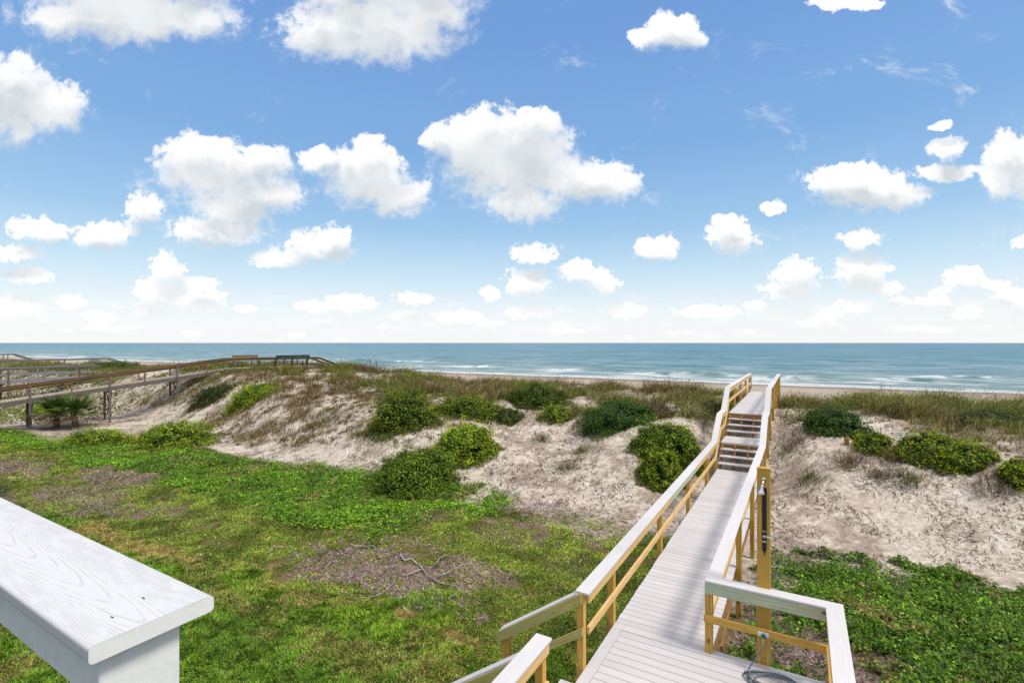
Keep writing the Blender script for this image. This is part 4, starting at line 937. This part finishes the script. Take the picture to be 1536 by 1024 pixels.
# dune grass
def dunegrass():
    x, y, v, u = scatter(42000, 13, 62, xr=(-1.12, 1.12), nearpow=.75)
    foot = 13.6+2.2*sst(v, -5, 1)+2.5*sst(v, -22, -36); crestm = sst(u, foot+5.0, foot+6.8)*(1-sst(u, 31.5, 34.5)); facem = sst(u, foot, foot+1)*(1-crestm)*(u < 31)
    pn = fbm(v*.42, u*.42, 501, 4); pf = fbm(v*.55, u*.55, 505, 4)
    dens = crestm*(sst(pn, .42, .53)*.93+.07)+facem*(sst(pf, .34, .46)*1.0*sst(v, -10.8, -13)*(1-.55*sst(v, -27, -32)*(1-sst(u, foot+2.5, foot+4)))+.95*sst(pf, .36, .48)*sst(v, 1.5, 5)*sst(u, foot+1.6, foot+3.2)+.03)
    dens += .35*(u > 33)*(u < 50)*sst(pn, .56, .64)+.9*np.exp(-((u-29.6)/1.3)**2)*sst(pn, .15, .3)
    off = (v > -2.5)*(v < -.85)*(u < 29.6); keep = (rng.random(len(x)) < dens)*(off == 0)
    x, y, v, u, crestm = (q[keep] for q in (x, y, v, u, crestm)); K = len(x); m_ = 30
    sz_ = rng.uniform(.4, 1.3, K)*(.25+1.5*sst(fbm(v*.8, u*.8, 517, 3), .25, .7)); k = np.repeat(np.arange(K), m_); n = K*m_
    xx = x[k]+rng.normal(size=n)*.13*sz_[k]; yy_ = y[k]+rng.normal(size=n)*.13*sz_[k]; vv, uu = VU(xx, yy_)
    wind = np.array([.30, -.05])
    D = unit(np.stack([rng.normal(size=n)*.42+wind[0], rng.normal(size=n)*.42+wind[1], rng.uniform(.55, 1.1, n)], 1))
    kind = fbm(v*.3+3, u*.3, 511, 3)+.10*(crestm-.5)+rng.normal(size=K)*.10
    ca = palette(n, [(.045, .05, .012), (.11, .13, .022), (.20, .22, .045), (.40, .37, .12)]); cb = palette(n, [(.12, .075, .035), (.25, .17, .08), (.055, .032, .018), (.46, .36, .17)])
    c1 = np.where((kind[k] > .50)[:, None], ca, cb)
    V, F, C2 = blades(ptz(xx, yy_, vv, uu, -.02), D, (.20+.32*crestm[k])*sz_[k]*rng.uniform(.6, 1.3, n)+.06, .008+.00028*yy_, c1, .9)
    return V, F, C2, K
V, F, C2, K = dunegrass(); print('dune clumps', K)
tag(addobj('dune_grass', fastmesh('dune_grass', V, F, C2), M['dry']), 'tan and olive dune grass along the crest and faces', 'dune grass', kind='stuff')
# far crest scrub to both sides, seen as one mass
x, y, v, u = scatter(150000, 30, 150, xr=(-1.15, -.2), nearpow=.8); keep = (v < -39.5)*(u > 9)*(u < 36)*(fbm(v*.25, u*.25, 521, 4) > .30)*(1-(v > -48)*(u > 17)*(u < 21)*(fbm(v*.25, u*.25, 521, 4) < .55))>0; x, y, v, u = (q[keep] for q in (x, y, v, u)); n = len(x)
h = .75*fbm(v*.4, u*.4, 523, 3)
V, F, C2 = leafquads(ptz(x, y, v, u)+np.stack([0*x, 0*x, h*rng.random(n)], 1), unit(rng.normal(size=(n, 3))+np.array([0, -.3, .8])), .22, .09, palette(n, [(.05, .08, .015), (.13, .17, .03), (.25, .25, .08)])*(.6+.9*fbm(v*.15, u*.3, 525, 3)[:, None]))
tag(addobj('far_scrub', fastmesh('far_scrub', V, F, C2), M['dry']), 'low scrub covering the distant dunes at far left', 'scrub', kind='stuff')
def crest_scrub():
    x, y, v, u = scatter(420000, 13, 60, xr=(-1.12, 1.12), nearpow=.9)
    foot = 13.6+1.0*sst(v, -5, 1)+2.5*sst(v, -22, -36); pn = fbm(v*.5+11, u*.6, 541, 4); pm = fbm(v*2.4, u*2.4, 545, 3)
    m_ = sst(u, foot+4.2, foot+6.2)*(1-sst(u, 29.5, 31.5))*sst(pn+.25*(pm-.5), .43, .52)
    m_ = np.maximum(m_, sst(v, 1.5, 4)*sst(u, foot+2.2, foot+3.6)*(1-sst(u, 29.5, 31.5))*sst(pn+.3*(pm-.5), .43, .52))
    m_ = np.maximum(m_, sst(v, -45, -42)*(1-sst(v, -31, -28))*sst(u, foot+.6, foot+2)*(1-sst(u, 29, 31))*sst(pn+.3*(pm-.5), .44, .53))
    keep = (rng.random(len(x)) < m_)*((v > -2.6)*(v < -.7)*(u < 29.6) == 0); keep = keep.astype(bool)
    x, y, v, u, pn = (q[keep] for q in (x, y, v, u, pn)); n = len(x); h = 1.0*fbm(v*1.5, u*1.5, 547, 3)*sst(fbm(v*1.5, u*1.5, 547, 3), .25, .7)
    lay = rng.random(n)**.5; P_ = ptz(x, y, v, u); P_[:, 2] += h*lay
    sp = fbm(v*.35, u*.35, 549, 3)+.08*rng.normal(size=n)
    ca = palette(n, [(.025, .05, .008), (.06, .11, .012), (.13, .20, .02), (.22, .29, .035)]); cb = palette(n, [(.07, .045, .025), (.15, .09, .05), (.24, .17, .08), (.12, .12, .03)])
    c1 = np.where((sp > .47)[:, None], ca, cb)*(.35+.75*lay)[:, None]  # lower leaves darker: shade inside the mat carried by the tint
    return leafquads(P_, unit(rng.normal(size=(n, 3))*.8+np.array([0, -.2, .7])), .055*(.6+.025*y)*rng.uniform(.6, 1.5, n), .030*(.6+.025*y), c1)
V, F, C2 = crest_scrub()
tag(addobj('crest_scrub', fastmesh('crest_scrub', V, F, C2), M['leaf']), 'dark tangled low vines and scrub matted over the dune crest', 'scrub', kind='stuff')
# dead twigs and leaf litter over the sand and bare patches
x, y, v, u = scatter(230000, 7, 46, nearpow=1.2); Zs = zones(v, u); pn = fbm(v*1.3, u*1.3, 531, 4)
keep = (rng.random(len(x)) < np.clip(Zs['sand']*sst(pn, .40, .62)*.75+Zs['sand']*.07+Zs['lit']*.95+Zs['bare']*.2, 0, 1)*(u < 31))*(1-(v > VL-.1)*(v < VR+.1)*(u > 6.8))
keep = keep.astype(bool); x, y, v, u = (q[keep] for q in (x, y, v, u)); lit = Zs['lit'][keep]; n = len(x)
al = rng.random(n)*2*np.pi; L = rng.uniform(.03, .13, n)*(.7+.03*y); D = np.stack([np.cos(al), np.sin(al), rng.normal(size=n)*.12], 1)
P_ = ptz(x, y, v, u, .008); P2_ = P_+D*L[:, None]; v2, u2 = VU(P2_[:, 0], P2_[:, 1]); P2_[:, 2] = T(v2, u2)+.008+rng.random(n)*.04
s_ = np.stack([-np.sin(al), np.cos(al), 0*al], 1)*(.0035+.00035*y)[:, None]
V = np.stack([P_-s_, P_+s_, P2_+s_*.6, P2_-s_*.6], 1).reshape(-1, 3)
c1 = palette(n, [(.10, .06, .045), (.16, .10, .08), (.28, .20, .17), (.06, .04, .03), (.14, .12, .05)]); isl = rng.random(n) < lit; c1[isl] = palette(int(isl.sum()), [(.27, .17, .18), (.42, .29, .31), (.60, .50, .51), (.13, .08, .07)])
tag(addobj('plant_litter', fastmesh('plant_litter', V, [np.arange(4*n).reshape(n, 4)], np.repeat(c1, 4, 0)), M['dry']), 'dead twigs and dry leaf litter scattered on sand and bare soil', 'litter', kind='stuff')

# ------------------------------------------------------------------ single small things
BR = [('long bleached forked branch lying across the bare patch', [(600, 835), (606, 843), (618, 842), (629, 850), (636, 859), (642, 868), (657, 877), (667, 880), (684, 883), (689, 889), (681, 896), (672, 901)], .024),
 ('thin grey branch along the top edge of the bare patch', [(525, 818), (532, 822), (546, 822), (561, 823), (564, 829), (580, 829)], .016),
 ('short curved grey branch under the thin top one', [(517, 832), (523, 827), (530, 829)], .016),
 ('branch curving up at the right of the long forked one', [(669, 835), (659, 841), (653, 850), (645, 856), (641, 863)], .016),
 ('curled stick standing left of the bare patch centre', [(541, 881), (543, 870), (550, 863)], .020),
 ('short bent stick farthest left in the bare patch', [(520, 872), (528, 865), (535, 857)], .014),
 ('long thin dark branch bowed along the lawn edge', [(532, 902), (550, 900), (568, 896), (580, 889), (590, 878), (594, 866)], .012),
 ('grey stick lying left of the bare patch near the pink scrap', [(402, 832), (411, 824), (425, 823), (440, 823)], .014),
 ('straight branch pointing right out of the bare patch', [(657, 868), (673, 862), (693, 850), (730, 847)], .014),
 ('small forked twig right of the long branch end', [(689, 889), (695, 892), (703, 890)], .012)]
for lab, pts, r in BR:
    W_ = [Vector(gp(*p)) for p in pts]; 
    W_ = [w+Vector((0, 0, .035+.03*random.random())) for w in W_]; base = W_[0].copy()
    fine_ = []
    for a, b2 in zip(W_, W_[1:]):
        for k in range(3): fine_.append(a.lerp(b2, k/3)+Vector((random.gauss(0, .008), random.gauss(0, .012), random.gauss(0, .006))))
    fine_.append(W_[-1]); n = len(fine_)
    d = MB(); d.tube([f-base for f in fine_], [.75*r*(1-.55*i/n) for i in range(n)], 6)
    if r > .02:
        i = n//3; a = fine_[i]-base; d.tube([a, a+Vector((-.1, -.15, .03)), a+Vector((-.22, -.20, .0)), a+Vector((-.3, -.32, .01))], [.014, .012, .01, .006], 6)
    o = d.build('dead_branch', M['driftwood'], smooth=True); o.location = base; tag(o, lab, 'branch', 'dead branches on the bare patch')
def marker(label, px_, py_, h):
    x, y, z = gp(px_, py_); root = bpy.data.objects.new('marker_flag', None); col.objects.link(root); root.location = (x, y, z); tag(root, label, 'marker flag', 'orange marker flags on the dune')
    d = MB(); d.tube([(0, 0, -.2), (0, 0, h)], .012, 6); d.build('stake', M['dark_wood'], root)
    d = MB(); b = len(d.v)
    for (a, zz, yy2) in ((0, h, 0), (.10, h-.03, .03), (.13, h-.14, -.02), (.06, h-.34, .02), (-.02, h-.36, 0), (0, h-.18, -.01)): d.v.append(Vector((a, yy2, zz)))
    for (a, zz, yy2) in ((0, h, 0), (.10, h-.03, .03), (.13, h-.14, -.02), (.06, h-.34, .02), (-.02, h-.36, 0), (0, h-.18, -.01)): d.v.append(Vector((a, yy2+.004, zz)))
    d.quad((0, 1, 2, 5), [(0, 0)]*4); d.quad((5, 2, 3, 4), [(0, 0)]*4); d.quad((11, 8, 7, 6), [(0, 0)]*4); d.quad((10, 9, 8, 11), [(0, 0)]*4)
    for i in range(6): j = (i+1) % 6; d.quad((i, i+6, j+6, j), [(0, 0)]*4)
    d.build('flag', M['orange'], root)
marker('orange marker flag on the right dune crest', 1375, 602, .62); marker('orange marker flag right of the bench platform', 532, 573, .55)
x, y, z = gp(415, 819); d = MB()
d.bar((-.05, 0, .02), (.03, .01, .05), .05, .006); d.bar((.028, .01, .05), (.06, .03, .12), .05, .006, (1, 0, 0)); o = d.build('plastic_scrap', M['pinkred']); o.location = (x, y, z); tag(o, 'crumpled pink plastic scrap lying on the thin grass', 'scrap')
x, y, z = gp(1270, 668); d = MB(); d.box(-.05, .05, -.05, .05, -.2, .22, 'z'); o = d.build('wooden_stub', M['pine_dark'], bevel=.01); o.location = (x, y, z); tag(o, 'short orange brown post stub poking out of the right dune', 'post stub')
def stalks(label, px_, py_, n, h, seed, dead=False):
    x, y, z = gp(px_, py_); rs = random.Random(seed); root = bpy.data.objects.new('sea_oats', None); col.objects.link(root); root.location = (x, y, z); tag(root, label, 'sea oats' if not dead else 'dead shrub', 'tall stalks on the dune crest')
    for i in range(n):
        a = rs.uniform(-.35, .35); b_ = rs.uniform(-.3, .3); hh = h*rs.uniform(.6, 1); ln = rs.uniform(-.25, .3) if not dead else rs.uniform(-.9, .9)
        d = MB(); d.tube([(a, b_, -.1), (a+ln*.2, b_, hh*.5), (a+ln*.7, b_, hh)], [.012, .009, .006], 5)
        if not dead: d.tube([(a+ln*.7, b_, hh*.82), (a+ln*.78, b_, hh*.95), (a+ln*1.0, b_, hh)], [.008, .022, .006], 5)
        else: d.tube([(a+ln*.35, b_, hh*.65), (a+ln*.35+.15, b_, hh*.85)], [.008, .004], 5)
        d.build('stalk', M['stem'], root)
stalks('sea oats with tall thin stalks rising above the right crest against the water', 1322, 600, 7, 2.1, 3)
stalks('bare dead shrub leaning on the right crest right of the marker flag', 1445, 606, 6, 1.5, 4, True)
stalks('few thin sea oats on the crest left of the tallest dome bush', 660, 570, 7, 1.2, 5)
stalks('sparse sea oats right of the bench platform against the beach', 560, 564, 8, 1.3, 6)
stalks('sea oats by the left rail of the boardwalk top', 1035, 588, 6, 1.2, 7)
